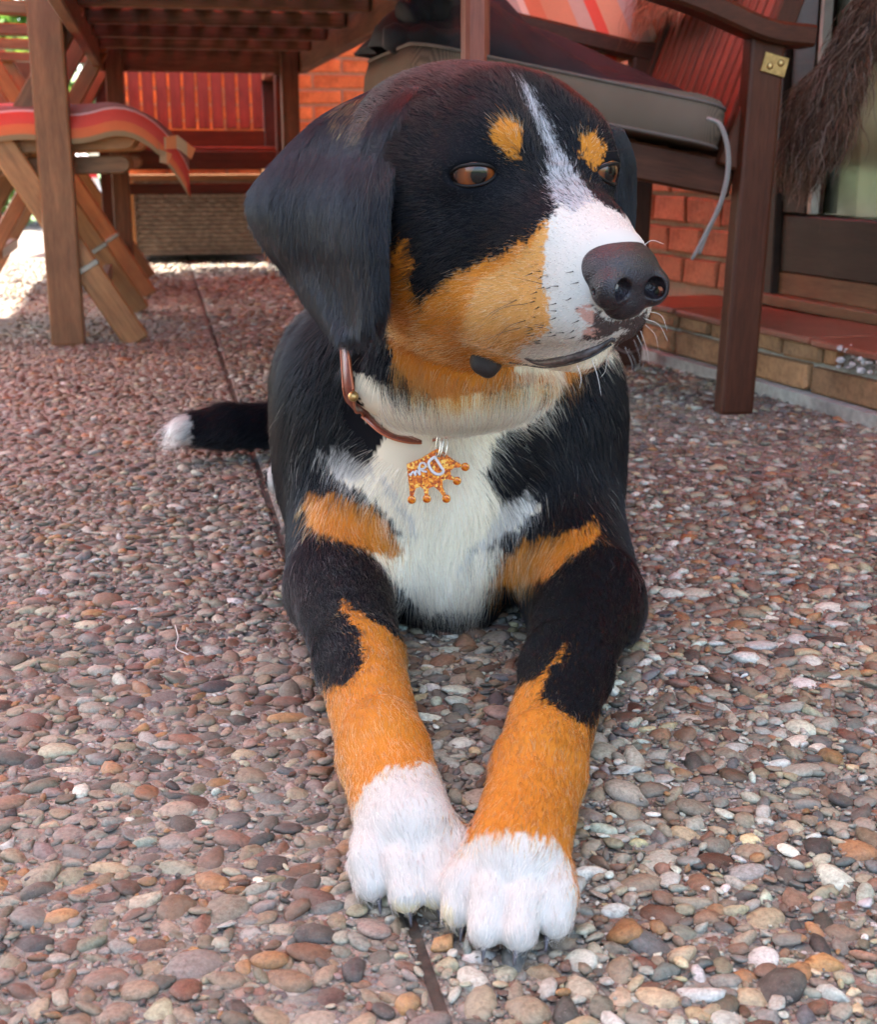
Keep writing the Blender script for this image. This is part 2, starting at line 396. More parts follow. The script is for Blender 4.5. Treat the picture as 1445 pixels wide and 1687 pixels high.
# rest of the courses as one piece
bm = bmesh.new()
def bm_box(bm, M, L, W, H):
    r = bmesh.ops.create_cube(bm, size=1, matrix=M @ Matrix.Diagonal((L, W, H, 1))); return r
for r_ in range(36):
    z = .05 + r_ * .064 - (.05 % .001)
    x = -.19 - (.126 if r_ % 2 else 0)
    while x < 1.78:
        a, b = max(x, -.19), min(x + .24, 1.78)
        inside = (.49 < z < .50 + 12 * .064 - .01)
        if b - a > .03 and not (inside and a < .94):
            bm_box(bm, Matrix.Translation(((a + b) / 2, .020, z + .026 if not inside else z + .026)), b - a, .03, .052)
        x += .252
o = from_bm('brick_courses', bm, MB_O, far, FM); tag(o, kind='stuff')
# --- house plinth (real line found on the ground), ledge and glazed door
W0, W1 = Vector((.60, 2.40, 0)), Vector((.704, 2.10, 0)); WD = (W1 - W0).normalized()        # towards the camera
WN = Vector((-WD.y, WD.x, 0)); 
if WN.x > 0: WN = -WN                                                                      # out of the house
plo = Vector((1.4306 - .346 * 2.95, 2.95, 0))                                             # far end of the plinth
PLM = Matrix((WD, -WN, Vector((0, 0, 1)))).transposed().to_4x4(); PLM.translation = plo
house = thing('house', tuple(plo), 'house corner with brick plinth, terracotta ledge and a glazed door at right', 'house')
PL = 1.6
put(bpy.data.objects.new('plinth', boxmesh('plinth', PL, .60, .100, MMORT, .002)), house, PLM @ Matrix.Translation((PL / 2, .312, .050)))
bm = bmesh.new(); bm_box(bm, Matrix.Identity(4), PL, .035, .024)
for v in bm.verts: v.co += Vector(rng.normal(size=3) * .0005)
from_bm('mortar_foot', bm, MMORT, house, PLM @ Matrix.Translation((PL / 2, -.006, .0105)))
shp2 = brick_shapes(.225, .046, .04, MB_P)
MPL = PLM
brick_run(house, shp2, MPL, 0.0, PL, .0245, 1, .225, .046, .011, .016)
brick_run(house, brick_shapes(.112, .030, .04, MB_P), MPL, 0.0, .78, .0765, 1, .112, .030, .012, .018)
brick_run(house, brick_shapes(.112, .030, .04, MB_P), MPL, 1.02, PL, .0765, 1, .112, .030, .012, .018)
# broken, whitish crumbling mortar where the ledge tile is chipped
MWH = plain('crumbled_mortar', (.46, .42, .38), .95, (.9, .004), var=.45, scale=80)
bm = bmesh.new()
for i in range(90):
    c = G(rng.uniform(1350, 1440), rng.uniform(575, 612), 0) * 0 + PLM @ Vector((rng.uniform(.79, 1.01), rng.uniform(-.012, .02), rng.uniform(.078, .112)))
    bmesh.ops.create_icosphere(bm, subdivisions=1, radius=rng.uniform(.002, .008), matrix=Matrix.Translation(c) @ Matrix.Rotation(rng.uniform(0, 3), 4, 'X') @ Matrix.Diagonal((1.4, 1, .7, 1)))
tag(from_bm('crumbled_mortar', bm, MWH, house), kind='stuff')
MTERR = brick_mat('terracotta_tile', (.23, .075, .042), .25); MTERR.node_tree.nodes['Principled BSDF'].inputs['Roughness'].default_value = .35
tx = 0.0
for i in range(7):
    L = .232; m_ = boxmesh('ledge_tile', L, .235, .012, MTERR, .0025)
    if tx + L / 2 < PL: put(bpy.data.objects.new('ledge_tile', m_), house, PLM @ Matrix.Translation((tx + L / 2, .108 + rng.normal() * .0012, .1105 + rng.normal() * .0008)) @ Matrix.Rotation(rng.normal() * .004, 4, 'X'))
    tx += L + .006
# door sill track
put(bpy.data.objects.new('sill_track', boxmesh('sill_track', PL, .05, .022, MDOORW, .002)), house, PLM @ Matrix.Translation((PL / 2 + .12, .225, .1285)))
put(bpy.data.objects.new('sill_board', boxmesh('sill_board', PL, .035, .045, MDOORW, .002)), house, PLM @ Matrix.Translation((PL / 2 + .12, .252, .162)))
mslot = boxmesh('drain_slot', .016, .004, .005, plain('black_slot', (.01, .01, .01), .8), 0)
for q in (.62, 1.02): put(bpy.data.objects.new('drain_slot', mslot), house, PLM @ Matrix.Translation((q, .2335, .158)))
mscr = bpy.data.meshes.new('screw_cap'); bm = bmesh.new(); bmesh.ops.create_uvsphere(bm, u_segments=8, v_segments=6, radius=.0035); bm.to_mesh(mscr); bm.free(); mscr.materials.append(plain('brass_cap', (.5, .38, .2), .4))
for q in (.70, .80): put(bpy.data.objects.new('screw_cap', mscr), house, PLM @ Matrix.Translation((q, .2335, .180)))
# door leaf: dark bottom rail, stile, glass
DX0 = .235
dl = put(bpy.data.objects.new('door', boxmesh('door', PL, .045, .115, MDK, .003)), house, PLM @ Matrix.Translation((PL / 2 + DX0, .255, .243)))
put(bpy.data.objects.new('stile', boxmesh('stile', .055, .06, 2.0, MDK, .003)), dl, PLM @ Matrix.Translation((DX0 - .03, .247, 1.116)))
MSEAL = plain('pale_seal', (.55, .50, .38), .5)
put(bpy.data.objects.new('glazing_bead', boxmesh('glazing_bead', .012, .02, 1.78, MSEAL, .001)), dl, PLM @ Matrix.Translation((DX0 + .09, .243, 1.195)))
put(bpy.data.objects.new('inner_stile', boxmesh('inner_stile', .078, .045, 1.78, MDK, .002)), dl, PLM @ Matrix.Translation((DX0 + .0425, .252, 1.195)))
g = NT('window_glass'); g.b.inputs['Roughness'].default_value = .08; g.color((.02, .02, .02)); tp_ = g.n.new('ShaderNodeBsdfTransparent'); tp_.inputs[0].default_value = (.93, .96, .93, 1)
fr_ = g.n.new('ShaderNodeFresnel'); fr_.inputs[0].default_value = 1.18; gl_ = g.n.new('ShaderNodeBsdfGlossy'); gl_.inputs['Roughness'].default_value = .10; mg_ = g.n.new('ShaderNodeMixShader')
g.link(fr_.outputs[0], mg_.inputs[0]); g.link(tp_.outputs[0], mg_.inputs[1]); g.link(gl_.outputs[0], mg_.inputs[2]); g.link(mg_.outputs[0], g.n['Material Output'].inputs[0])
put(bpy.data.objects.new('glass', boxmesh('glass', PL - .1, .006, 1.78, g.m, 0)), dl, PLM @ Matrix.Translation((PL / 2 + DX0 + .05, .262, 1.195)))
# room behind the glass: pale curtain, wall, floor, and a soft cushion on the floor
MCURT = plain('pale_curtain', (.74, .72, .52), .9, (.5, .01), var=.22, scale=5)
n = 60; V = []; F = []
for i in range(n):
    x = DX0 + i * (PL + .4) / n; y = .315 + .014 * math.sin(i * .9) + .012 * math.sin(i * 2.3)
    V += [PLM @ Vector((x, y, .14)), PLM @ Vector((x, y, 2.2))]
for i in range(n - 1): F.append((2 * i, 2 * i + 2, 2 * i + 3, 2 * i + 1))
cur = put(bpy.data.objects.new('curtain', newmesh('curtain', V, F, MCURT, True)), house)
sm = cur.modifiers.new('thick', 'SOLIDIFY'); sm.thickness = .003
put(bpy.data.objects.new('inner_floor', boxmesh('inner_floor', PL + .6, .8, .03, MDOORW, 0)), house, PLM @ Matrix.Translation((PL / 2, .70, .12)))
bm = bmesh.new(); bmesh.ops.create_uvsphere(bm, u_segments=24, v_segments=14, radius=1)
for v in bm.verts: v.co *= 1 + .06 * math.sin(v.co.x * 7 + v.co.y * 5)
o = from_bm('floor_cushion', bm, plain('rose_cloth', (.30, .17, .13), .95, (.5, .006)), None, PLM @ Matrix.Translation((.86, .283, .345)) @ Matrix.Diagonal((.14, .014, .065, 1)), True)
tag(o, 'low rose brown cushion leaning inside the glass door', 'cushion')
MROOM = plain('room_plaster', (.55, .52, .44), .9)
for nm_, L_, W_, H_, p_ in (('back_wall', 4.4, .1, 2.5, (.7, 3.2, 1.2)), ('ceiling', 4.4, 3.3, .1, (.7, 1.9, 2.45)), ('side_wall', .1, 2.8, 2.5, (2.9, 1.8, 1.2)), ('side_wall', .1, 2.5, 2.5, (-1.5, 1.8, 1.2)), ('lintel', 3.3, .3, .5, (1.3, .40, 2.2))):
    put(bpy.data.objects.new(nm_, boxmesh(nm_, L_, W_, H_, MROOM, 0)), house, PLM @ Matrix.Translation(p_))
# brick pier left of the door, and the wall above it
PIER_L = DX0 - .06
put(bpy.data.objects.new('pier', boxmesh('pier', PIER_L + 2.30, .3, 2.4, MMORT2, 0)), house, PLM @ Matrix.Translation((PIER_L / 2 - 1.15 - .002, .384, 1.2)))
shp3 = brick_shapes(.145, .058, .03, brick_mat('pier_brick', (.34, .16, .085)))
brick_run(house, shp3, PLM, -.60, PIER_L, .130, 9, .145, .058, .010, .232)
put(bpy.data.objects.new('upper_wall', boxmesh('upper_wall', 8.0, .30, 3.6, MROOM, 0)), house, PLM @ Matrix.Translation((1.2, .39, 4.2)))
# --- awning: striped red cloth on a frame, fixed to the house over the terrace
def stripes(name, cols, scale, axis=0, rough=.9, transl=0.0, bump=.15, off=0.0, kind='Object', weave=700):
    m = NT(name); v = m.coord(kind=kind); sp = m.n.new('ShaderNodeSeparateXYZ'); m.link(v, sp.inputs[0])
    mu = m.n.new('ShaderNodeMath'); mu.operation = 'MULTIPLY_ADD'; mu.inputs[1].default_value = scale; mu.inputs[2].default_value = off; m.link(sp.outputs[axis], mu.inputs[0])
    fr = m.n.new('ShaderNodeMath'); fr.operation = 'FRACT'; m.link(mu.outputs[0], fr.inputs[0])
    x = m.n.new('ShaderNodeValToRGB'); x.color_ramp.interpolation = 'CONSTANT'; e = x.color_ramp.elements
    while len(e) < len(cols): e.new(.5)
    for i, (p, c) in enumerate(cols): e[i].position = p; e[i].color = (*c, 1)
    m.link(fr.outputs[0], x.inputs[0]); w = m.noise(v, weave, 2); c = m.mix(.35, x.outputs[0], m.ramp(w, [(.3, (.6, .6, .6)), (.6, (1, 1, 1))]), 'MULTIPLY')
    c = m.mix(.4, c, m.ramp(m.noise(v, 9, 4), [(.3, (.7, .68, .66)), (.65, (1, 1, 1))]), 'MULTIPLY')
    m.color(c); m.b.inputs['Roughness'].default_value = rough; m.bump(w, bump, .001)
    if transl:
        tr = m.n.new('ShaderNodeBsdfTranslucent'); mx = m.n.new('ShaderNodeMixShader'); mx.inputs[0].default_value = transl
        m.link(c, tr.inputs[0]); m.link(m.b.outputs[0], mx.inputs[1]); m.link(tr.outputs[0], mx.inputs[2]); m.link(mx.outputs[0], m.n['Material Output'].inputs[0])
    return m.m
AW_U0, AW_U1, AW_V0, AW_V1, AW_Z = AWN
MAWN = stripes('awning_cloth', [(0, (.88, .17, .05)), (.36, (.85, .42, .20)), (.46, (.80, .09, .03)), (.80, (.70, .24, .13)), (.9, (.88, .19, .06))], 2.6, transl=.66)
aw = thing('awning', tuple(UV(AW_U1, (AW_V0 + AW_V1) / 2, AW_Z)), 'striped red and orange awning stretched over the terrace, out of frame above', 'awning')
V = []; F = []; na = 24
for i in range(na + 1):
    for j in range(2):
        t = i / na; V.append(UV(AW_U0 + (AW_U1 - AW_U0) * t, AW_V0 if j == 0 else AW_V1, AW_Z + .35 * t - .03 * math.sin(math.pi * t)))
for i in range(na): F.append((2 * i, 2 * i + 1, 2 * i + 3, 2 * i + 2))
M0 = Matrix.Rotation(ang, 4, 'Z')
me = newmesh('cloth', [M0.inverted() @ v for v in V], F, MAWN, True); o = put(bpy.data.objects.new('cloth', me), aw, M0); o.modifiers.new('t', 'SOLIDIFY').thickness = .002
for u_, z_ in ((AW_U0, 0), (AW_U1, .35)):
    beam('frame_bar', UV(u_, AW_V0, AW_Z - .04 + z_), UV(u_, AW_V1, AW_Z - .04 + z_), .06, .06, MDK, aw)
# --- tall house shape added far to the left, out of the frame: it keeps the sun off the near part of the terrace
shade_h = thing('added_shade_house', tuple(UV(-9, -3)), 'tall plain house shape added unseen at left to shade the near terrace', 'house')
MREN = plain('house_render', (.55, .52, .46), .9, (.3, .01), var=.12, scale=1.5)
HMx = Matrix.Translation(UV(-9.0, -2.2, 8.0)) @ Matrix.Rotation(ang, 4, 'Z')
put(bpy.data.objects.new('wall', boxmesh('wall', 3.0, 11.6, 16, MREN, 0)), shade_h, HMx)
put(bpy.data.objects.new('roof', boxmesh('roof', 3.6, 12.0, .3, MTERR, .02)), shade_h, Matrix.Translation(UV(-9.0, -2.2, 16.15)) @ Matrix.Rotation(ang, 4, 'Z'))
for z_ in (1.6, 4.6, 7.6, 10.6, 13.6):
    for v_ in (-6.5, -4, -1.5, 1.0):
        put(bpy.data.objects.new('window', boxmesh('window', .06, 1.2, 1.3, MDK, .01)), shade_h, Matrix.Translation(UV(-7.48, v_, z_)) @ Matrix.Rotation(ang, 4, 'Z'))
# --- garden at the far left
def leaf_cloud(n, centre, rad, size, seed, squash=.8):
    r = np.random.default_rng(seed); p = r.normal(size=(n, 3)); p /= np.linalg.norm(p, axis=1)[:, None]; p *= (r.random(n) ** .45)[:, None]
    clump = r.normal(size=(26, 3)) * .55; p = p * .55 + clump[r.integers(0, 26, n)] * .62
    p = p * np.array(rad) + np.array(centre); a = r.normal(size=(n, 3)); a /= np.linalg.norm(a, axis=1)[:, None]; b = np.cross(a, r.normal(size=(n, 3))); b /= np.linalg.norm(b, axis=1)[:, None]
    s = size * r.uniform(.6, 1.3, n)[:, None]
    V = np.stack([p - a * s, p + b * s * .45, p + a * s, p - b * s * .45], 1).reshape(-1, 3); V[:, 2] = np.maximum(V[:, 2], .01)
    return V, np.arange(4 * n).reshape(-1, 4)
def leaf_mat(name, c):
    m = NT(name); v = m.coord(); n = m.noise(v, 9, 4); col = m.ramp(n, [(.3, sc(c, .55)), (.7, sc(c, 1.5))]); m.color(col); m.b.inputs['Roughness'].default_value = .5
    tr = m.n.new('ShaderNodeBsdfTranslucent'); mx = m.n.new('ShaderNodeMixShader'); mx.inputs[0].default_value = .4
    m.link(col, tr.inputs[0]); m.link(m.b.outputs[0], mx.inputs[1]); m.link(tr.outputs[0], mx.inputs[2]); m.link(mx.outputs[0], m.n['Material Output'].inputs[0]); return m.m
MLF = [leaf_mat('leaf_a', (.10, .20, .03)), leaf_mat('leaf_b', (.05, .12, .035)), leaf_mat('leaf_c', (.16, .26, .04))]
MBARK = wood('bark', (.10, .07, .045), .9)
def shrub(c, rad, n, mat, label, seed, size=.045):
    t = thing('garden_shrub', (c[0], c[1], 0), label, 'shrub')
    V, F = leaf_cloud(n, (c[0], c[1], c[2]), rad, size, seed)
    tag(put(bpy.data.objects.new('foliage', fastmesh('foliage', V, F, mat, False)), t), kind='stuff')
    for k in range(3):
        a = Vector((c[0] + rng.normal() * .08, c[1], 0)); tube('stem', catmull([a, a + Vector((rng.normal() * .1, 0, c[2] * .5)), a + Vector((rng.normal() * .25, 0, c[2] * 1.1))], 4), [.022] * 8 + [.012], MBARK, t, 6)
    return t
shrub((-2.55, 8.3, .50), (.55, .5, .55), 5200, MLF[2], 'bright sunlit low shrub at the far left edge beyond the terrace', 1)
shrub((-3.6, 9.4, 1.2), (1.0, .8, 1.25), 9000, MLF[0], 'tall green shrub at the far left behind the armchairs', 2, .06)
shrub((-1.75, 9.6, 1.0), (.75, .7, 1.15), 8000, MLF[1], 'dark green shrub seen between the wooden post and the table', 3, .06)
shrub((-5.6, 9.2, 1.3), (1.3, .9, 1.4), 6000, MLF[1], 'broad dark shrub outside the frame beyond the left garden edge', 4, .07)
# ================================================================== furniture
MTEAK = wood('weathered_teak', (.26, .125, .052), .45, .4)
MTEAKL = wood('light_teak', (.40, .20, .075), .45, .35)
MTAB = wood('table_wood', (.17, .085, .042), .6, .5)
MREDW = wood('reddish_glow_wood', (.24, .062, .035), .45, .35)  # red light on the far chair's slats is put into this wood colour
MMAH = wood('mahogany', (.090, .028, .013), .45, .35, spec=.2)
MBRASS = plain('aged_brass', (.42, .26, .10), .4, metal=.85, var=.35, scale=90)
MSTEEL = plain('galvanised_steel', (.25, .23, .20), .35, metal=.9)
# --- upright post in the left foreground
pp = G(107, 570); 
post = thing('wooden_post', tuple(pp), 'upright square brown wooden post in front of the folding armchair at left', 'post')
beam('shaft', pp + Vector((0, .03, .0)), pp + Vector((0, .03, 1.5)), .066, .074, MTEAK, post, up=UX, bev=.006, seg=2)
# --- slatted table
TZ = .672; u_l, u_r, v_f, v_n = None, None, None, None
cr = P(497, 121, 1); ratio = (cr.z - CAM_H); Dc = (TZ - CAM_H) / ratio
CR = P(497, 121, Dc); CL = P(187, 99, 1); CL = P(152, 96, (TZ - CAM_H) / (CL.z - CAM_H))
ur, vf = CR.dot(UX), CR.dot(VX); ul = CL.dot(UX); vn = 1.47
table = thing('garden_table', tuple(UV((ul + ur) / 2, (vf + vn) / 2)), 'long slatted brown wooden garden table seen from below at upper left', 'table')
AH = .078
def tb(name, a, b, w, h, mat=MTAB, up=(0, 0, 1), par=None): return beam(name, a, b, w, h, mat, par or table, up=Vector(up), bev=.003)
tb('apron', UV(ul, vf, TZ + AH / 2), UV(ur, vf, TZ + AH / 2), .024, AH)
tb('apron', UV(ul, vn, TZ + AH / 2), UV(ur, vn, TZ + AH / 2), .024, AH)
tb('apron', UV(ur, vn + .014, TZ + AH / 2 - .001), UV(ur, vf - .014, TZ + AH / 2 - .001), .026, AH)
tb('apron', UV(ul, vn + .014, TZ + AH / 2 - .001), UV(ul, vf - .014, TZ + AH / 2 - .001), .026, AH)
for k in range(1, 8):
    v_ = vf - k * .38; tb('batten', UV(ul + .016, v_, TZ + AH - .020), UV(ur - .016, v_, TZ + AH - .020), .045, .032)
ns = int((ur - ul + .06) / .064)
for i in range(ns):
    u_ = ul - .03 + (i + .5) * (ur - ul + .06) / ns
    tb('slat', UV(u_, vn - .03, TZ + AH + .010), UV(u_, vf + .03, TZ + AH + .010), .050, .018)
for u_, v_ in ((ul + .045, vf - .045), (ur - .045, vf - .045), (ul + .045, vn + .045), (ur - .045, vn + .045)):
    if (v_ < vf - 1): continue
    tb('leg', UV(u_, v_, 0), UV(u_, v_, TZ + AH - .003), .055, .055, up=UX)
q = Vector((.0252 * 1.53, 1.53, 0)); qu, qv = q.dot(UX), q.dot(VX)        # near pair: board-thin legs
for u_ in (qu, -.50): beam('leg', UV(u_, qv, 0), UV(u_, qv, TZ + AH - .003), .024, .030, MREDW, table, up=VX, bev=.004)
beam('cross_rail', UV(-.52, qv + .032, TZ + .02), UV(ur, qv + .032, TZ + .02), .03, .05, MTAB, table)
# --- folding teak armchairs on the left side of the table
def plank(name, a, b, w, h, mat, par, rnd=True, up=Vector((0, 0, 1))):
    """board from a to b with a rounded end at b; w thick across, h tall"""
    a, b = Vector(a), Vector(b); L = (b - a).length; bm = bmesh.new(); pts = [(-L / 2, -h / 2), (L / 2 - h * .5, -h / 2)]
    for k in range(1, 8):
        t = -math.pi / 2 + math.pi * k / 8; pts.append((L / 2 - h * .5 + math.cos(t) * h * .5, math.sin(t) * h / 2))
    pts += [(L / 2 - h * .5, h / 2), (-L / 2, h / 2)]
    vs_ = [bm.verts.new((x, -w / 2, z)) for x, z in pts]; f = bm.faces.new(vs_)
    r = bmesh.ops.extrude_face_region(bm, geom=[f]); bmesh.ops.translate(bm, verts=[e for e in r['geom'] if isinstance(e, bmesh.types.BMVert)], vec=(0, w, 0))
    bmesh.ops.recalc_face_normals(bm, faces=bm.faces); bmesh.ops.bevel(bm, geom=[e for e in bm.edges if abs(e.verts[0].co.y - e.verts[1].co.y) < 1e-6], offset=.003, segments=1, affect='EDGES')
    return from_bm(name, bm, mat, par, frame(a, b, up))
def folding_chair(u_tip, v_near, width, label):
    t = thing('folding_armchair', tuple(UV(u_tip - .3, v_near + width / 2)), label, 'chair', 'folding teak armchairs along the left side of the table')
    for k, v_ in enumerate((v_near, v_near + width)):
        plank('armrest', UV(u_tip - .58, v_, .735), UV(u_tip - .0, v_, .722), .055, .028, MTEAK, t)
        plank('seat_rail', UV(u_tip - .52, v_, .438), UV(u_tip + .10, v_, .462), .024, .062, MTEAKL, t)
        plank('side_rail', UV(u_tip - .50, v_ + .03, .385), UV(u_tip + .08, v_ + .03, .398), .020, .040, MTEAK, t)
        s = .028 if k == 0 else -.028
        a, b = UV(u_tip - .40, v_ - s, .78), UV(u_tip + .075, v_ - s, .0)
        l1 = beam('leg', a, b, .026, .060, MTEAKL, t, up=UX, bev=.004)
        l2 = beam('leg', UV(u_tip - .02, v_ + s, .72), UV(u_tip - .46, v_ + s, .0), .024, .045, MTEAK, t, up=UX, bev=.004)
        m = a.lerp(b, .78); d = (b - a).normalized()
        beam('bracket', m - d * .006, m + d * .006, .030, .063, MSTEEL, t, up=UX, bev=.001)
    for i in range(9):
        x = u_tip - .46 + i * .068
        beam('seat_slat', UV(x, v_near + .016, .445 + i * .0025), UV(x, v_near + width - .016, .445 + i * .0025), .052, .014, MTEAKL, t)
    for i in range(7):
        z = .52 + i * .085; x = u_tip - .50 - i * .024
        beam('back_slat', UV(x, v_near + .05, z), UV(x, v_near + width - .05, z), .014, .060, MTEAK, t)
    for v_ in (v_near + .035, v_near + width - .035):
        beam('back_post', UV(u_tip - .47, v_, .40), UV(u_tip - .68, v_, 1.12), .026, .045, MTEAK, t, up=UX)
    for x, z in ((u_tip + .00, .12), (u_tip - .36, .13)):
        beam('stretcher', UV(x, v_near + .03, z), UV(x, v_near + width - .03, z), .022, .035, MTEAK, t)
    return t
a1 = P(137, 18, 3.10); ut = a1.dot(UX); vt = a1.dot(VX)
folding_chair(ut, vt, .56, 'nearer folding teak armchair, holding the grey and red striped cushion, behind the post')
folding_chair(ut + .02, vt + 1.06, .56, 'farther folding teak armchair on the left side of the table, without a cushion')
# striped cushion lying on the nearer chair
MCUSH = stripes('cushion_stripes', [(0, (.30, .20, .10)), (.07, (.66, .17, .06)), (.11, (.62, .09, .06)), (.25, (.66, .56, .50)), (.275, (.24, .155, .13)), (.80, (.62, .10, .065))], 6.2, axis=1, off=.065)
def soft_slab(name, f, nu, nv, thick, mat, par=None, M=None, edge=.35):
    """closed cushion: f(s,t) -> centre point in local space, s and t in 0..1"""
    C = np.array([[f(i / (nu - 1), j / (nv - 1)) for j in range(nv)] for i in range(nu)], float)
    N = np.cross(np.gradient(C, axis=0), np.gradient(C, axis=1)); N /= np.linalg.norm(N, axis=2, keepdims=True) + 1e-9
    if N[nu // 2, nv // 2, 2] < 0: N = -N
    S, T = np.meshgrid(np.linspace(0, 1, nu), np.linspace(0, 1, nv), indexing='ij')
    e = (1 - np.abs(2 * S - 1) ** 8) ** edge * (1 - np.abs(2 * T - 1) ** 8) ** edge; e = np.maximum(e, .02)
    A = C + N * (e * thick / 2)[..., None]; B = C - N * (e * thick / 2)[..., None]
    Vv = np.concatenate([A.reshape(-1, 3), B.reshape(-1, 3)]); o = nu * nv; Fc = []
    for i in range(nu - 1):
        for j in range(nv - 1):
            a, b, c, d = i * nv + j, i * nv + j + 1, (i + 1) * nv + j + 1, (i + 1) * nv + j; Fc += [(a, b, c, d), (o + d, o + c, o + b, o + a)]
    rim = [j for j in range(nv)] + [i * nv + nv - 1 for i in range(1, nu)] + [(nu - 1) * nv + j for j in range(nv - 2, -1, -1)] + [i * nv for i in range(nu - 2, 0, -1)]
    for a, b in zip(rim, rim[1:] + rim[:1]): Fc.append((b, a, o + a, o + b))
    me = newmesh(name, Vv, Fc, mat, True); bm = bmesh.new(); bm.from_mesh(me); bmesh.ops.recalc_face_normals(bm, faces=bm.faces); bm.to_mesh(me); bm.free()
    return put(bpy.data.objects.new(name, me), par, M)
cu = thing('seat_cushion', tuple(UV(ut - .2, vt + .25, .48)), 'thin grey, pink and red striped cushion drooping over the teak seat at left', 'cushion')
CM = Matrix.Translation(UV(ut - .20, vt + .27, .49)) @ Matrix.Rotation(ang, 4, 'Z')
def cf(s, t):
    x = -.36 + .80 * s; y = -.325 + .60 * t
    z = .018 + .010 * math.sin(s * 9) * math.cos(t * 5) - .13 * max(0, (s - .74) / .26) ** 1.7 - .055 * max(0, (.10 - t) / .10) ** 1.2 - .008 * math.sin(s * 21) * (t < .12)
    return (x - .03 * max(0, (s - .85) / .15) ** 2, y, z)
soft_slab('pad', cf, 44, 26, .045, MCUSH, cu, CM)
MTIE = stripes('tie_cloth', [(0, (.50, .15, .05)), (.5, (.35, .22, .12))], 22, axis=0)
for (a, b, c) in (((270, 235), (292, 232), (322, 258)), ((262, 245), (262, 255), (284, 266))):
    p = [P(x, y, 3.0) for x, y in (a, b, c)]
    V = [p[0] + Vector((0, 0, .012)), p[0] - Vector((0, 0, .014)), p[1] + Vector((0, 0, .012)), p[1] - Vector((0, 0, .016)), p[2] + Vector((0, 0, .016)), p[2] - Vector((.01, 0, .006))]
    o = put(bpy.data.objects.new('tie', newmesh('tie', V, [(0, 1, 3, 2), (2, 3, 5, 4)], MTIE)), cu); o.modifiers.new('t', 'SOLIDIFY').thickness = .004
# --- slatted chair beyond the table, facing us; red glow is in the slat colour
def slat_chair(c_u, c_v, w, label):
    t = thing('slatted_chair', tuple(UV(c_u, c_v)), label, 'chair')
    uL, uR = c_u - w / 2, c_u + w / 2; d = .50
    for u_ in (uL, uR):
        beam('leg', UV(u_, c_v, 0), UV(u_, c_v, .68), .042, .05, MMAH, t, up=UX)
        beam('back_post', UV(u_, c_v + d, 0), UV(u_, c_v + d + .10, 1.10), .042, .05, MMAH, t, up=UX)
        plank('armrest', UV(u_, c_v + d + .04, .70), UV(u_, c_v - .05, .695), .055, .026, MMAH, t)
        beam('side_rail', UV(u_, c_v + .03, .40), UV(u_, c_v + d - .03, .40), .024, .055, MMAH, t)
        beam('side_stretcher', UV(u_, c_v + .03, .16), UV(u_, c_v + d - .03, .16), .02, .035, MMAH, t)
    beam('front_rail', UV(uL + .022, c_v, .400), UV(uR - .022, c_v, .400), .024, .062, MMAH, t)
    beam('front_stretcher', UV(uL + .022, c_v, .305), UV(uR - .022, c_v, .305), .022, .036, MMAH, t)
    beam('rear_rail', UV(uL + .022, c_v + d, .47), UV(uR - .022, c_v + d, .47), .024, .075, MMAH, t)
    beam('top_rail', UV(uL + .022, c_v + d + .09, 1.05), UV(uR - .022, c_v + d + .09, 1.05), .026, .08, MREDW, t)
    n = 11
    for i in range(n):
        u_ = uL + .045 + (w - .09) * i / (n - 1)
        beam('back_slat', UV(u_, c_v + d + .012, .512), UV(u_, c_v + d + .085, 1.012), .042, .016, MREDW, t, up=VX)
    for i in range(8):
        v_ = c_v + .05 + i * .058; beam('seat_slat', UV(uL + .005, v_, .438), UV(uR - .005, v_, .438), .048, .015, MREDW, t)
    return t
sc1 = P(325, 300, 4.75); slat_chair(sc1.dot(UX), sc1.dot(VX), .60, 'brown slatted chair, slats coloured by red glow, facing us beyond the far end of the table')
# low slatted crate bench and woven box behind it
wk = P(332, 432, 1); Dw = .42 / (CAM_H - wk.z); wp = P(332, 432, Dw)
wick = thing('wicker_box', tuple(wp), 'grey brown woven wicker box on a wooden frame behind the slatted chair', 'box')
def wicker_mat():
    m = NT('wicker'); v = m.coord(); n = m.noise(v, 40, 4); m.color(m.ramp(n, [(.3, (.10, .075, .055)), (.7, (.22, .17, .13))])); m.b.inputs['Roughness'].default_value = .6; return m.m
MWK = wicker_mat()
wu, wv = wp.dot(UX), wp.dot(VX); WW, WH = .50, .29
bm = bmesh.new()
def weave(bm, origin, dirv, outv, length, z0, z1, step=.017, amp=.004):
    nr = int((z1 - z0) / step)
    for r_ in range(nr):
        z = z0 + (r_ + .5) * step; n = int(length / .012); prev = None
        for i in range(n + 1):
            x = length * i / n; o_ = amp * math.sin(i * math.pi / 2 + (r_ % 2) * math.pi)
            p = origin + dirv * x + outv * (o_ + .004) + Vector((0, 0, z)); q = [p + Vector((0, 0, step * .42)), p + outv * .003, p - Vector((0, 0, step * .42))]
            vv_ = [bm.verts.new(a) for a in q]
            if prev: bm.faces.new((prev[0], prev[1], vv_[1], vv_[0])); bm.faces.new((prev[1], prev[2], vv_[2], vv_[1]))
            prev = vv_
WO = UV(wu - WW / 2, wv, .03)
weave(bm, WO, UX, -VX, WW, 0, WH); weave(bm, WO + VX * .40, -VX * 1.0, -UX, .40, 0, WH)
o = from_bm('weave', bm, MWK, wick, None, True); tag(o, kind='stuff')
put(bpy.data.objects.new('inner_box', boxmesh('inner_box', WW - .006, .39, WH, plain('dark_core', (.05, .038, .03), .9), .002)), wick, Matrix.Translation(UV(wu, wv + .2, .03 + WH / 2)) @ Matrix.Rotation(ang, 4, 'Z'))
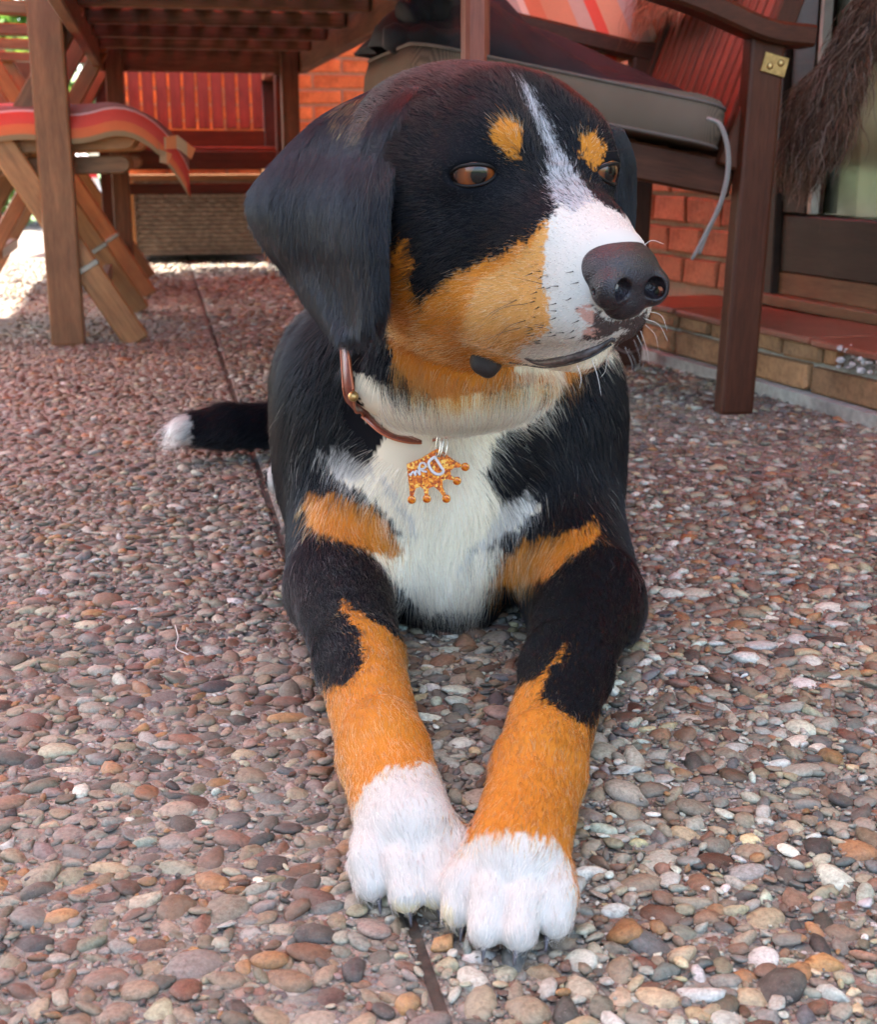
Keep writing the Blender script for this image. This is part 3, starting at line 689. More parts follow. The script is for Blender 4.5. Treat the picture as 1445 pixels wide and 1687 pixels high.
beam('top_rail', UV(wu - WW / 2 - .02, wv - .012, .03 + WH + .012), UV(wu + WW / 2 + .02, wv - .012, .03 + WH + .012), .03, .024, MTEAK, wick)
for s in (-1, 1): beam('foot', UV(wu + s * (WW / 2 + .013), wv - .012, 0), UV(wu + s * (WW / 2 + .013), wv - .012, WH + .03), .024, .024, MTEAKL, wick, up=UX)
for s in (-1, 1): beam('foot', UV(wu + s * (WW / 2 + .013), wv + .40, 0), UV(wu + s * (WW / 2 + .013), wv + .40, WH + .03), .024, .024, MTEAKL, wick, up=UX)
# slatted crate lid with orange slat ends, resting on the box
cr_ = thing('slatted_crate', tuple(UV(wu, wv + .1, .36)), 'flat slatted wooden crate on top of the wicker box', 'crate')
for i in range(10):
    u_ = wu - .27 + i * .06; beam('slat', UV(u_, wv + .0, .402), UV(u_, wv + .36, .402), .04, .014, MTEAKL, cr_)
for v_ in (wv + .0, wv + .34): beam('rail', UV(wu - .30, v_ + .01, .378), UV(wu + .30, v_ + .01, .378), .022, .034, MTEAKL, cr_)
for s in (-1, 1): beam('end_board', UV(wu + s * .285, wv + .0, .350), UV(wu + s * .285, wv + .36, .350), .03, .022, MTEAK, cr_)
# --- white cloth bundle with red edges and thin metal chair at the far left
MWC = plain('white_cloth', (.80, .80, .82), .9, (.6, .01), var=.12, scale=14)
cb = P(222, 430, 1); cb = P(222, 430, .42 / (CAM_H - cb.z)); cb.z = 0
def heap(nu, nv, rad, h, seed):
    r = np.random.default_rng(seed); V = []; F = []; ph = r.uniform(0, 6, 6)
    for i in range(nu):
        for j in range(nv):
            a = 2 * math.pi * j / nv; t = i / (nu - 1); rr = (1 - .25 * t ** 2 - .75 * t ** 8) * (1 + .16 * math.sin(3 * a + ph[0] + 2 * t) + .10 * math.sin(7 * a + ph[1] - 4 * t) + .05 * math.sin(13 * a + ph[2]))
            V.append((rad[0] * rr * math.cos(a), rad[1] * rr * math.sin(a), h * (t ** .8) * (1 + .07 * math.sin(5 * a + ph[3]))))
    for i in range(nu - 1):
        for j in range(nv): F.append((i * nv + j, i * nv + (j + 1) % nv, (i + 1) * nv + (j + 1) % nv, (i + 1) * nv + j))
    F.append(tuple((nu - 1) * nv + j for j in range(nv))); return V, F
V, F = heap(12, 40, (.05, .06), .30, 3)
o = put(bpy.data.objects.new('cloth_sack', newmesh('cloth_sack', V, F, MWC, True)), None, Matrix.Translation(cb + Vector((-.02, .1, 0)))); tag(o, 'narrow crumpled white sack standing left of the wicker box in the sun', 'sack')
rb = P(137, 400, 1); rb = P(137, 400, .42 / (CAM_H - rb.z)); rb.z = 0
V, F = heap(12, 36, (.10, .10), .42, 5)
o = put(bpy.data.objects.new('beach_bag', newmesh('beach_bag', V, F, stripes('bag_stripes', [(0, (.82, .80, .80)), (.55, (.65, .06, .06)), (.8, (.82, .8, .8))], 5, axis=2), True)), None, Matrix.Translation(rb + Vector((0, 0, 0)))); tag(o, 'red and white bag standing in the sun behind the folding armchairs', 'bag')
mt = thing('metal_chair', tuple(P(10, 420, 5.9)), 'thin legged dark metal garden chair at the far left edge', 'chair')
mb = P(8, 424, 1); Dm = .42 / (CAM_H - mb.z); mb = P(4, 424, Dm); mb.z = 0
for dx, dy in ((0, 0), (.22, -.15), (-.18, -.3), (.05, -.5)):
    tube('leg', catmull([mb + Vector((dx, -dy, 0)), mb + Vector((dx * .9, -dy, .22)), mb + Vector((dx * .8 - .02, -dy * .9, .44))], 4), .009, MMAH, mt, 8)
put(bpy.data.objects.new('seat', boxmesh('seat', .42, .42, .02, MMAH, .006)), mt, Matrix.Translation(mb + Vector((0, .22, .45))))
put(bpy.data.objects.new('backrest', boxmesh('backrest', .40, .02, .34, MMAH, .006)), mt, Matrix.Translation(mb + Vector((0, .44, .68))))

# --- reclining mahogany armchair on the right
RU = -UX; O = Vector((.50, 2.21, 0))       # rear leg next to us; RU points to the chair's front
def rc(s, w, z): return O + RU * s + VX * w + Vector((0, 0, z))
arm = thing('reclining_armchair', tuple(rc(.22, .27, 0)), 'dark mahogany garden armchair with slatted back at right behind the dog', 'chair')
CW = .54
for w_ in (0, CW):
    beam('leg', rc(0.005, w_, 0), rc(-.012 - .0, w_, .60 + (.0 if w_ == 0 else .03)), .036, .058, MMAH, arm, up=UX, bev=.006, seg=2)
    beam('leg', rc(.452, w_ + (0 if w_ == 0 else 0), .0), rc(.455, w_, .70), .030, .040, MMAH if w_ else MREDW, arm, up=UX, bev=.005, seg=2)
# side rails slope down to the back
for w_ in (.004, CW - .004):
    beam('seat_rail', rc(-.0 + .018, w_ + (.030 if w_ < .1 else -.03), .380), rc(.50, w_ + (.03 if w_ < .1 else -.03), .468), .026, .058, MMAH, arm, bev=.004)
for i in range(9):
    s_ = .03 + i * .056; z_ = .402 + s_ * .176
    beam('seat_slat', rc(s_, .05, z_), rc(s_, CW - .05, z_), .046, .014, MMAH, arm)
beam('front_stretcher', rc(.44, .02, .25), rc(.44, CW - .02, .25), .022, .04, MMAH, arm)
# armrests, swept up towards the front
def armrest(w_, pts, name='armrest'):
    c = catmull([rc(s, w_, z) for s, z in pts], 6); V = []; F = []; hw, hh = .030, .0165
    for i, p in enumerate(c):
        t = (c[min(i + 1, len(c) - 1)] - c[max(i - 1, 0)]).normalized(); y = VX; z = t.cross(y); z = z if z.z > 0 else -z
        for a, b in ((-.8, -1), (.8, -1), (1, -.7), (1, .7), (.8, 1), (-.8, 1), (-1, .7), (-1, -.7)): V.append(p + y * hw * a + z * hh * b)
    for i in range(len(c) - 1):
        for k in range(8): F.append((i * 8 + k, i * 8 + (k + 1) % 8, (i + 1) * 8 + (k + 1) % 8, (i + 1) * 8 + k))
    F.append(tuple(range(8))); F.append(tuple(range((len(c) - 1) * 8 + 7, (len(c) - 1) * 8 - 1, -1)))
    bm = bmesh.new(); vv_ = [bm.verts.new(v) for v in V]; [bm.faces.new([vv_[i] for i in f]) for f in F]; bmesh.ops.recalc_face_normals(bm, faces=bm.faces)
    return from_bm(name, bm, MMAH, arm)
armrest(-.012, [(-.078, .597), (0, .606), (.12, .648), (.28, .690), (.46, .745), (.56, .765)])
armrest(CW + .01, [(-.06, .602), (0, .612), (.15, .642), (.30, .672), (.46, .712), (.56, .722)])
bp = thing  # brass plate on the rear leg
pl_ = put(bpy.data.objects.new('brass_plate', boxmesh('brass_plate', .042, .003, .030, MBRASS, .001)), arm, Matrix.Translation(rc(-.022, -.0205, .555)) @ Matrix.Rotation(ang, 4, 'Z') @ Matrix.Rotation(R(14), 4, 'Y'))
for q in (-.009, .009):
    bm = bmesh.new(); bmesh.ops.create_uvsphere(bm, u_segments=12, v_segments=8, radius=.0055); bmesh.ops.scale(bm, verts=bm.verts, vec=(1, .5, 1))
    from_bm('rivet', bm, MBRASS, pl_, Matrix.Translation(rc(-.022 - q, -.023, .555 + q * .25)), True)
# backrest of upright slats leaning back
nb = 14
for i in range(nb):
    w_ = .035 + (CW - .07) * i / (nb - 1)
    beam('back_slat', rc(.035, w_, .405), rc(-.23, w_, 1.12), .026, .013, MREDW, arm, up=UX, bev=.002)
for w_ in (.010, CW - .010): beam('back_post', rc(.035, w_ + (.003 if w_ < .1 else -.003), .40), rc(-.24, w_ + (.003 if w_ < .1 else -.003), 1.15), .024, .036, MMAH, arm, up=UX)
for s_, z_ in ((.026, .43), (-.236, 1.13)): beam('back_rail', rc(s_, .02, z_), rc(s_, CW - .02, z_), .03, .045, MMAH, arm)
# grey woven cushion
def weave_mat():
    m = NT('grey_weave'); v = m.coord(); sp = m.n.new('ShaderNodeSeparateXYZ'); m.link(v, sp.inputs[0]); outs = []
    for ax_, k in ((0, 1900), (1, 1900), (2, 1900)):
        mu = m.n.new('ShaderNodeMath'); mu.operation = 'MULTIPLY'; mu.inputs[1].default_value = k; m.link(sp.outputs[ax_], mu.inputs[0]); si = m.n.new('ShaderNodeMath'); si.operation = 'SINE'; m.link(mu.outputs[0], si.inputs[0]); outs.append(si.outputs[0])
    a = m.n.new('ShaderNodeMath'); a.operation = 'MULTIPLY'; m.link(outs[0], a.inputs[0]); m.link(outs[2], a.inputs[1]); b = m.n.new('ShaderNodeMath'); b.operation = 'MULTIPLY'; m.link(outs[0], b.inputs[0]); m.link(outs[1], b.inputs[1])
    ad = m.n.new('ShaderNodeMath'); ad.operation = 'ADD'; m.link(a.outputs[0], ad.inputs[0]); m.link(b.outputs[0], ad.inputs[1]); md = m.n.new('ShaderNodeMath'); md.operation = 'MULTIPLY_ADD'; md.inputs[1].default_value = .35; md.inputs[2].default_value = .5; m.link(ad.outputs[0], md.inputs[0])
    c = m.ramp(md.outputs[0], [(.2, (.060, .044, .034)), (.8, (.26, .19, .14))]); n = m.noise(v, 14, 4); c = m.mix(.5, c, m.ramp(n, [(.3, (.75, .72, .7)), (.7, (1, 1, 1))]), 'MULTIPLY')
    m.color(c); m.b.inputs['Roughness'].default_value = .95; m.b.inputs['Specular IOR Level'].default_value = .1; m.bump(md.outputs[0], .25, .001); return m.m
MGW = weave_mat(); MPIPE = plain('cushion_piping', (.13, .10, .085), .9)
cs = thing('grey_cushion', tuple(rc(.3, .27, .5)), 'thick grey woven seat cushion with piping on the mahogany armchair', 'cushion')
tilt = Matrix.Rotation(math.atan(.19), 4, 'Y')   # local x along -RU .. towards the back, sloping down
GM = Matrix.Translation(rc(.295, .245, .505)) @ Matrix.Rotation(ang, 4, 'Z') @ tilt
def rounded_rect(hx_, hy_, r_, n=7):
    out = []
    for cx, cy, a0 in ((hx_ - r_, hy_ - r_, 0), (-hx_ + r_, hy_ - r_, 90), (-hx_ + r_, -hy_ + r_, 180), (hx_ - r_, -hy_ + r_, 270)):
        for k in range(n + 1): a = R(a0 + 90 * k / n); out.append((cx + r_ * math.cos(a), cy + r_ * math.sin(a)))
    return out
base = rounded_rect(.262, .262, .07); V = []; F = []; prof = [(-.034, .93), (-.034, .985), (-.030, 1.0), (0, 1.012), (.028, 1.0), (.031, .985), (.032, .93), (.037, .6), (.039, .25)]; nb_ = len(base)
prof = [(-.037, .25), (-.036, .6)] + prof
for z, k in prof:
    for x, y in base: V.append((x * k, y * k, z + .012 * math.sin(x * 9) * (1 if z > .03 else .2)))
for i in range(len(prof) - 1):
    for j in range(nb_): F.append((i * nb_ + j, i * nb_ + (j + 1) % nb_, (i + 1) * nb_ + (j + 1) % nb_, (i + 1) * nb_ + j))
F.append(tuple(range(nb_ - 1, -1, -1))); F.append(tuple((len(prof) - 1) * nb_ + j for j in range(nb_)))
put(bpy.data.objects.new('pad', newmesh('pad', V, F, MGW, True)), cs, GM)
for z in (-.031, .030):
    pts = [Vector((x * 1.0, y * 1.0, z + .012 * math.sin(x * 9) * (1 if z > .03 else .2))) for x, y in base + [base[0]]]
    put(bpy.data.objects.new('piping', tubemesh('piping', pts, .0030, MPIPE, 6)), cs, GM)
MCORD = plain('grey_cord', (.26, .23, .21), .9, (.8, .001), var=.35, scale=900)
for off in (0, .010):
    pts = [P(x + off * 300, y, 2.10 + off) for x, y in ((1165, 195), (1185, 205), (1197, 240), (1198, 285), (1186, 335), (1165, 380), (1140 + off * 900, 428 - off * 900))]
    tube('tie_cord', catmull(pts, 5), .0027, MCORD, cs, 6)
# black clothes heaped on the cushion
MBLK = plain('black_cloth', (.022, .021, .026), .75, (.4, .004), spec=.3, scale=20)
def fold_heap(nu, nv):
    V = []; F = []
    for i in range(nu):
        for j in range(nv):
            s, t = i / (nu - 1), j / (nv - 1); x = -.27 + .57 * s; y = -.13 + .30 * t
            env = (math.sin(math.pi * min(1, max(0, s * 1.02))) ** .45) * (math.sin(math.pi * t) ** .5)
            h = (.085 + .030 * math.sin(s * 5.0 + 1.1) + .020 * abs(math.sin(s * 13 + t * 9)) + .018 * abs(math.sin(t * 13 + s * 6)) + .022 * max(0, math.sin(s * 9 - 1.0)) ** 3) * env * (1.0 - .25 * s)
            V.append((x + .012 * math.sin(t * 11 + s * 5), y + .012 * math.sin(s * 14), .036 + max(h, -.002)))
    for i in range(nu - 1):
        for j in range(nv - 1): F.append((i * nv + j, i * nv + j + 1, (i + 1) * nv + j + 1, (i + 1) * nv + j))
    return V, F
V, F = fold_heap(90, 44)
clo = thing('black_jacket', tuple(rc(.3, .3, .56)), 'crumpled black jacket heaped on the grey cushion', 'jacket')
o = put(bpy.data.objects.new('cloth', newmesh('cloth', V, F, MBLK, True)), clo, GM @ Matrix.Translation((-.01, .03, .0))); o.modifiers.new('t', 'SOLIDIFY').thickness = -.006
# rolled sleeve end lying at the left, with an open cuff
slv = [GM @ Vector(p) for p in ((-.06, -.02, .070), (-.15, -.06, .066), (-.235, -.085, .050), (-.285, -.085, .042))]
tube('sleeve', catmull(slv, 6), [.020 + .004 * math.sin(i * 1.3) for i in range(19)], MBLK, clo, 14)
cuf = [GM @ Vector(p) for p in ((-.08, .02, .10), (-.15, .0, .122), (-.21, -.02, .105), (-.245, -.03, .08))]
tube('sleeve', catmull(cuf, 6), [.030 + .005 * math.sin(i * 1.9) for i in range(19)], MBLK, clo, 14)
# striped backrest cushion leaning behind the far armrest, and sheepskins
MBACK = stripes('back_stripes', [(0, (.70, .26, .13)), (.22, (.60, .36, .26)), (.34, (.75, .09, .05)), (.44, (.70, .30, .16)), (.62, (.50, .33, .26)), (.80, (.78, .50, .36)), (.86, (.70, .18, .08))], 4.6, axis=0, off=.2)
bk = thing('back_cushion', tuple(rc(.2, .8, .55)), 'red, orange and grey striped cushion leaning on the far side of the mahogany armchair', 'cushion')
BM_ = Matrix.Translation(rc(.19, CW + .12, .86)) @ Matrix.Rotation(ang, 4, 'Z') @ Matrix.Rotation(R(-20), 4, 'Y') @ Matrix.Rotation(R(76), 4, 'X')
def bf(s, t): return (-.25 + .50 * s, -.32 + .64 * t, .012 * math.sin(s * 12) + .010 * math.cos(t * 8))
soft_slab('pad', bf, 30, 30, .05, MBACK, bk, BM_)
# ================================================================== the dog
YAW, HPITCH, HROLL, K = R(31), R(8), R(0), 1.20
HC = P(783, 270, 1.00)
_F = Vector((math.sin(YAW) * math.cos(HPITCH), -math.cos(YAW) * math.cos(HPITCH), -math.sin(HPITCH)))
_S = Vector((math.cos(YAW), math.sin(YAW), 0)); _U = _F.cross(_S) * -1
if _U.z < 0: _U = -_U
_S, _U = (_S * math.cos(HROLL) + _U * math.sin(HROLL)), (_U * math.cos(HROLL) - _S * math.sin(HROLL))
HM = np.array([[_F.x, _S.x, _U.x], [_F.y, _S.y, _U.y], [_F.z, _S.z, _U.z]])
def hl(f, s, h):           # head frame (forward, dog's left, up) -> world
    return Vector(HM @ np.array((f, s, h)) * K) + HC
def hd(f, s, h):
    return Vector(HM @ np.array((f, s, h)))
PR = []
EYEP = {-1: (.0630, -.0425, .0055), 1: (.0690, .0360, .0065)}
def cone(a, b, r1, r2, k=.02, flow=None, L=.02, sub=False):
    a, b = np.array(a, float), np.array(b, float)
    fl = np.array(flow if flow is not None else b - a, float)
    PR.append(dict(t='c', a=a, b=b, r1=r1, r2=r2, k=k, fl=fl / (np.linalg.norm(fl) + 1e-9), L=L, sub=sub))
def ell(c, r, M=None, k=.02, flow=(0, 0, -1), L=.02, sub=False):
    fl = np.array(flow, float)
    PR.append(dict(t='e', c=np.array(c, float), r=np.array(r, float), M=np.eye(3) if M is None else np.array(M, float), k=k, fl=fl / np.linalg.norm(fl), L=L, sub=sub))
def hcone(a, b, r1, r2, k=.02, flow=(-1, 0, 0), L=.009, sub=False):
    cone(hl(*a), hl(*b), r1 * K, r2 * K, k * K, hd(*flow), L, sub)
def hell(c, r, k=.02, flow=(-1, 0, 0), L=.009, sub=False, rot=None):
    M = HM if rot is None else HM @ rot
    ell(hl(*c), [x * K for x in r], M, k * K, hd(*flow), L, sub)
def rotm(ax, deg):
    return np.array(Matrix.Rotation(R(deg), 3, ax))
def pdist(p, X):
    if p['t'] == 'c':
        ba = p['b'] - p['a']; pa = X - p['a']
        t = np.clip((pa @ ba) / (ba @ ba), 0, 1)
        return np.linalg.norm(pa - t[..., None] * ba, axis=-1) - (p['r1'] + (p['r2'] - p['r1']) * t)
    q = (X - p['c']) @ p['M']
    k0 = np.linalg.norm(q / p['r'], axis=-1); k1 = np.linalg.norm(q / (p['r'] ** 2), axis=-1)
    return np.where(k1 > 1e-9, k0 * (k0 - 1) / (k1 + 1e-12), -p['r'].min())
def prad(p):
    if p['t'] == 'c':
        lo = np.minimum(p['a'] - p['r1'], p['b'] - p['r2']); hi = np.maximum(p['a'] + p['r1'], p['b'] + p['r2'])
    else:
        e = p['M'] * p['r']; h = np.linalg.norm(e, axis=1); lo = p['c'] - h; hi = p['c'] + h
    return lo, hi

# --- torso, neck
V3 = Vector
ell(V3((.010, 1.30, .145)), (.138, .165, .142), k=.03, flow=(0, .9, -.5), L=.017)      # fore chest / shoulders
ell(V3((-.005, 1.52, .165)), (.145, .24, .150), k=.04, flow=(0, 1, -.3), L=.022)        # barrel
ell(V3((-.04, 1.80, .150)), (.145, .17, .140), k=.04, flow=(0, 1, -.3), L=.024)         # rump
ell(P(725, 860, 1.19), (.070, .065, .100), k=.035, flow=(0, -.3, -1), L=.021)            # brisket
ell(P(730, 940, 1.20), (.062, .07, .055), k=.035, flow=(0, -.2, -1), L=.026)
cone(V3((.012, 1.30, .24)), hl(-.035, 0, -.03), .106, .076,   .05, flow=(0, .35, -1), L=.018)   # neck
ell(P(742, 622, 1.05), (.084, .055, .042), k=.055, flow=(0, -.25, -1), L=.019)              # throat
# shoulders and upper arms
ell(P(568, 700, 1.27), (.070, .085, .115), k=.035, flow=(0, .3, -1), L=.016)
ell(P(915, 700, 1.27), (.068, .085, .115), k=.035, flow=(0, .3, -1), L=.016)
cone(P(578, 800, 1.25), P(562, 965, 1.135), .062, .047, .03, flow=(0, -.3, -1), L=.014)
cone(P(905, 810, 1.25), P(962, 1000, 1.125), .064, .052, .03, flow=(0, -.3, -1), L=.014)
# forearms
LE, LW, LP = P(562, 985, 1.125), V3(G(632, 1245, .033)), V3(G(672, 1372, .028))
RE, RW, RP = P(966, 1020, 1.11), V3(G(888, 1270, .033)), V3(G(848, 1425, .028))
for E, W, Pw, s in ((LE, LW, LP, -1), (RE, RW, RP, 1)):
    M_ = E.lerp(W, .5); M_.z = max(.041, M_.z)
    E = E.copy(); E.z = max(E.z, .046)
    cone(E, M_, .045, .0325, .02, flow=W - E, L=.010)
    cone(M_, W, .0325, .0285, .015, flow=W - E, L=.009)
    cone(W, Pw, .0290, .0295, .012, flow=Pw - W, L=.009)
    wb = W.copy(); wb.z = .052; cone(wb - (Pw - W).normalized() * .012, wb + (Pw - W).normalized() * .012, .0150, .0140, .014, flow=Pw - W, L=.008)
    d = (Pw - W).normalized(); sd = V3((-d.y, d.x, 0)).normalized()      # d points to the toes, sd to the right of the picture
    if sd.x < 0: sd = -sd
    # toes: four knuckled digits
    for i, (o, ln) in enumerate(((-.0262, .032), (-.0090, .048), (.0090, .048), (.0262, .032))):
        a = Pw + sd * o * .86 + d * .0; a.z = .026
        m = Pw + sd * o * 1.02 + d * (ln * .62); m.z = .0235
        b = Pw + sd * o * 1.02 + d * ln; b.z = .0145
        cone(a, m, .0120, .0115, .005, flow=d, L=.007)
        cone(m, b, .0115, .0100, .004, flow=d + V3((0, 0, -.5)), L=.007)
# --
# haunches and hind paw peeking out on the left
ell(V3((-.15, 1.78, .11)), (.075, .14, .11), k=.03, flow=(0, .5, -1), L=.022)
ell(V3((.13, 1.76, .11)), (.075, .14, .11), k=.03, flow=(0, .5, -1), L=.022)
cone(V3((-.165, 1.72, .035)), P(466, 790, 1.57), .030, .022, .015, L=.012)
cone(V3((.16, 1.72, .035)), V3((.19, 1.60, .03)), .030, .028, .015, L=.012)
# tail
TAILP = [P(560, 690, 1.93), P(460, 702, 1.90), P(370, 702, 1.86), P(305, 708, 1.83)]
for a, b, r1, r2 in zip(TAILP[:-1], TAILP[1:], (.036, .034, .031), (.034, .031, .022)):
    cone(a, b, r1, r2, .01, flow=(b - a) + V3((0, 0, -.05)), L=.026)
# --- head
hell((-.005, 0, .000), (.086, .074, .0575), .03, L=.009)                 # cranium
hell((.034, 0, .012), (.044, .054, .040), .022, flow=(-1, 0, .25))                # forehead
for s in (-1, 1):
    hell((.010, s * .036, -.040), (.062, .040, .052), .03, flow=(-1, s * .2, -.5), L=.010)        # cheek
    hell((.053, s * .031, .025), (.024, .019, .014), .010, flow=(-.8, s * .6, .3), L=.007)        # brow
    hell((EYEP[s][0] - .006, EYEP[s][1] - s * .0005, EYEP[s][2]), (.0200, .0195, .0175), .012, flow=(-.8, s * .6, -.2), L=.005)    # eye mound
    hell((.078, s * .018, -.032), (.052, .025, .032), .018, flow=(-1, s * .3, -.3), L=.006)    # side of the muzzle
    hcone((.128, s * .013, -.056), (.075, s * .026, -.066), .0215, .0230, .014, flow=(-1, s * .3, -.5), L=.006)   # upper lip
    hcone((.075, s * .026, -.066), (.040, s * .036, -.074), .0230, .0190, .014, flow=(-1, s * .3, -.5), L=.007)
hcone((.058, 0, -.016), (.135, 0, -.034), .0235, .0230, .016, flow=(-1, 0, .2), L=.005)      # bridge
hell((.128, 0, -.044), (.026, .028, .026), .014, flow=(-1, 0, -.1), L=.005)
hcone((.020, 0, -.085), (.124, 0, -.0815), .030, .0135, .012, flow=(-1, 0, -.3), L=.008)          # lower jaw
hell((-.005, 0, -.082), (.055, .045, .032), .03, flow=(-1, 0, -.5), L=.014)
hcone((.082, 0, .030), (.030, 0, .082), .012, .010, .016, sub=True)     # furrow of the forehead
for s in (-1, 1):       # lid openings and mouth line
    hell((EYEP[s][0] + .0120, EYEP[s][1] + s * .0065, EYEP[s][2] - .0005), (.0125, .0140, .0060), .003, sub=True, rot=rotm('Z', s * 32) @ rotm('X', s * -8))

def dog_field(X):
    d = np.full(X.shape[:-1], 1.0)
    for p in PR:
        e = pdist(p, X)
        if p['sub']:
            h = np.clip(.5 - .5 * (d + e) / p['k'], 0, 1); d = d + (-e - d) * h + p['k'] * h * (1 - h)
        else:
            h = np.clip(.5 + .5 * (e - d) / p['k'], 0, 1); d = e + (d - e) * h - p['k'] * h * (1 - h)
    return d
def axis_coords(lo, hi, flo, fhi, c, f):
    out = [lo]
    while out[-1] < hi:
        x = out[-1]; out.append(x + (f if flo - 1e-6 <= x < fhi else c))
    return np.array(out)
def surface_nets(D, ax):
    nx, ny, nz = D.shape; S = D < 0
    c = np.zeros((nx - 1, ny - 1, nz - 1), np.uint8)
    for i in (0, 1):
        for j in (0, 1):
            for k in (0, 1): c += S[i:nx - 1 + i, j:ny - 1 + j, k:nz - 1 + k]
    act = (c > 0) & (c < 8); I = np.argwhere(act); idx = -np.ones(act.shape, np.int64); idx[act] = np.arange(len(I))
    acc = np.zeros((len(I), 3)); cnt = np.zeros(len(I))
    corners = [(i, j, k) for i in (0, 1) for j in (0, 1) for k in (0, 1)]
    for a in corners:
        for axd in range(3):
            if a[axd]: continue
            b = list(a); b[axd] = 1
            Ia = I + np.array(a); Ib = I + np.array(b)
            da = D[Ia[:, 0], Ia[:, 1], Ia[:, 2]]; db = D[Ib[:, 0], Ib[:, 1], Ib[:, 2]]
            m = (da < 0) != (db < 0); t = np.where(m, da / np.where(m, da - db, 1), 0)
            pa = np.stack([ax[q][Ia[:, q]] for q in range(3)], 1); pb = np.stack([ax[q][Ib[:, q]] for q in range(3)], 1)
            acc += np.where(m[:, None], pa + (pb - pa) * t[:, None], 0); cnt += m
    Vv = acc / cnt[:, None]; F = []
    for axd in range(3):
        sl0 = [slice(None)] * 3; sl1 = [slice(None)] * 3; sl0[axd] = slice(0, -1); sl1[axd] = slice(1, None)
        s0, s1 = S[tuple(sl0)], S[tuple(sl1)]
        E = np.argwhere(s0 != s1); o1, o2 = (axd + 1) % 3, (axd + 2) % 3
        ok = (E[:, o1] > 0) & (E[:, o2] > 0) & (E[:, o1] < D.shape[o1] - 1) & (E[:, o2] < D.shape[o2] - 1); E = E[ok]
        q = []
        for da, db in ((0, 0), (1, 0), (1, 1), (0, 1)):
            C = E.copy(); C[:, o1] -= da; C[:, o2] -= db; q.append(idx[C[:, 0], C[:, 1], C[:, 2]])
        q = np.stack(q, 1); flip = ~s0[E[:, 0], E[:, 1], E[:, 2]]; q[flip] = q[flip][:, ::-1]; F.append(q)
    return Vv, np.concatenate(F)
def build_dog_surface(fine=.0019, coarse=.0050):
    hc = np.array(HC)
    ax = [axis_coords(-.42, .30, -.10, .24, coarse, fine), axis_coords(.56, 2.02, .76, 1.08, coarse, fine), axis_coords(-.03, .55, .24, .50, coarse, fine)]
    D = np.full([len(a) for a in ax], 1.0, np.float32)
    for p in PR:
        lo, hi = prad(p); m = .03 + p['k'] if not p['sub'] else .006
        s = [slice(max(0, np.searchsorted(ax[i], lo[i] - m)), np.searchsorted(ax[i], hi[i] + m)) for i in range(3)]
        g = np.stack(np.meshgrid(*[ax[i][s[i]] for i in range(3)], indexing='ij'), -1)
        if 0 in g.shape: continue
        e = pdist(p, g); d = D[s[0], s[1], s[2]]
        if p['sub']:
            h = np.clip(.5 - .5 * (d + e) / p['k'], 0, 1); D[s[0], s[1], s[2]] = d + (-e - d) * h + p['k'] * h * (1 - h)
        else:
            h = np.clip(.5 + .5 * (e - d) / p['k'], 0, 1); D[s[0], s[1], s[2]] = e + (d - e) * h - p['k'] * h * (1 - h)
    # flatten where it lies on the ground
    Z = ax[2][None, None, :]; D = np.maximum(D, (.004 - Z).astype(np.float32))
    return surface_nets(D, ax)
def ear_mesh(rows, m=9, bulge=.012, thick=.0045, mat=None, sub=5, curl=0.0):
    """rows: (left point, right point); a closed soft flap of real thickness"""
    Ls = catmull([r[0] for r in rows], sub); Rs = catmull([r[1] for r in rows], sub); n = len(Ls)
    C = np.zeros((n, m, 3))
    for i in range(n):
        for j in range(m):
            t = j / (m - 1); p = Ls[i].lerp(Rs[i], t)
            w = (Rs[i] - Ls[i]).length
            p = p + Vector((0, -1, .12)).normalized() * (math.sin(math.pi * t) ** .8 * min(bulge, w * .22)) + Vector((0, -1, 0)) * curl * math.sin(2 * math.pi * t * 1.4 + .4) * min(1, w / .08)
            C[i, j] = p
    du = np.gradient(C, axis=0); dv = np.gradient(C, axis=1); N = np.cross(du, dv); N /= np.linalg.norm(N, axis=2, keepdims=True) + 1e-9
    if N[n // 2, m // 2, 1] > 0: N = -N
    edge = np.ones((n, m)); 
    for j in range(m): edge[:, j] *= min(1, .25 + 1.6 * min(j, m - 1 - j) / (m - 1) * 2)
    for i in range(n): edge[i] *= min(1, .3 + (n - 1 - i) / 4)
    A = C + N * (thick * edge)[..., None]; B = C - N * (thick * edge)[..., None]
    V = np.concatenate([A.reshape(-1, 3), B.reshape(-1, 3)]); F = []; o = n * m
    for i in range(n - 1):
        for j in range(m - 1):
            a, b, c, d = i * m + j, i * m + j + 1, (i + 1) * m + j + 1, (i + 1) * m + j
            F += [(a, b, c, d), (o + d, o + c, o + b, o + a)]
    rim = [(0, j) for j in range(m)] + [(i, m - 1) for i in range(1, n)] + [(n - 1, j) for j in range(m - 2, -1, -1)] + [(i, 0) for i in range(n - 2, 0, -1)]
    rim = [i * m + j for i, j in rim]
    for a, b in zip(rim, rim[1:] + rim[:1]): F.append((b, a, o + a, o + b))
    me = newmesh('ear', V, F, mat, True)
    bm = bmesh.new(); bm.from_mesh(me); bmesh.ops.recalc_face_normals(bm, faces=bm.faces); bm.to_mesh(me); bm.free()
    return me
EAR_L = [(P(592, 163, 1.06), P(712, 148, .955)), (P(520, 203, 1.075), P(680, 200, .935)), (P(462, 256, 1.09), P(658, 260, .930)), (P(410, 325, 1.09), P(642, 320, .916)),
         (P(428, 392, 1.075), P(638, 385, .910)), (P(470, 446, 1.055), P(638, 435, .910)), (P(508, 500, 1.02), P(640, 482, .912)), (P(542, 543, .985), P(630, 530, .920)), (P(570, 563, .955), P(604, 558, .935))]
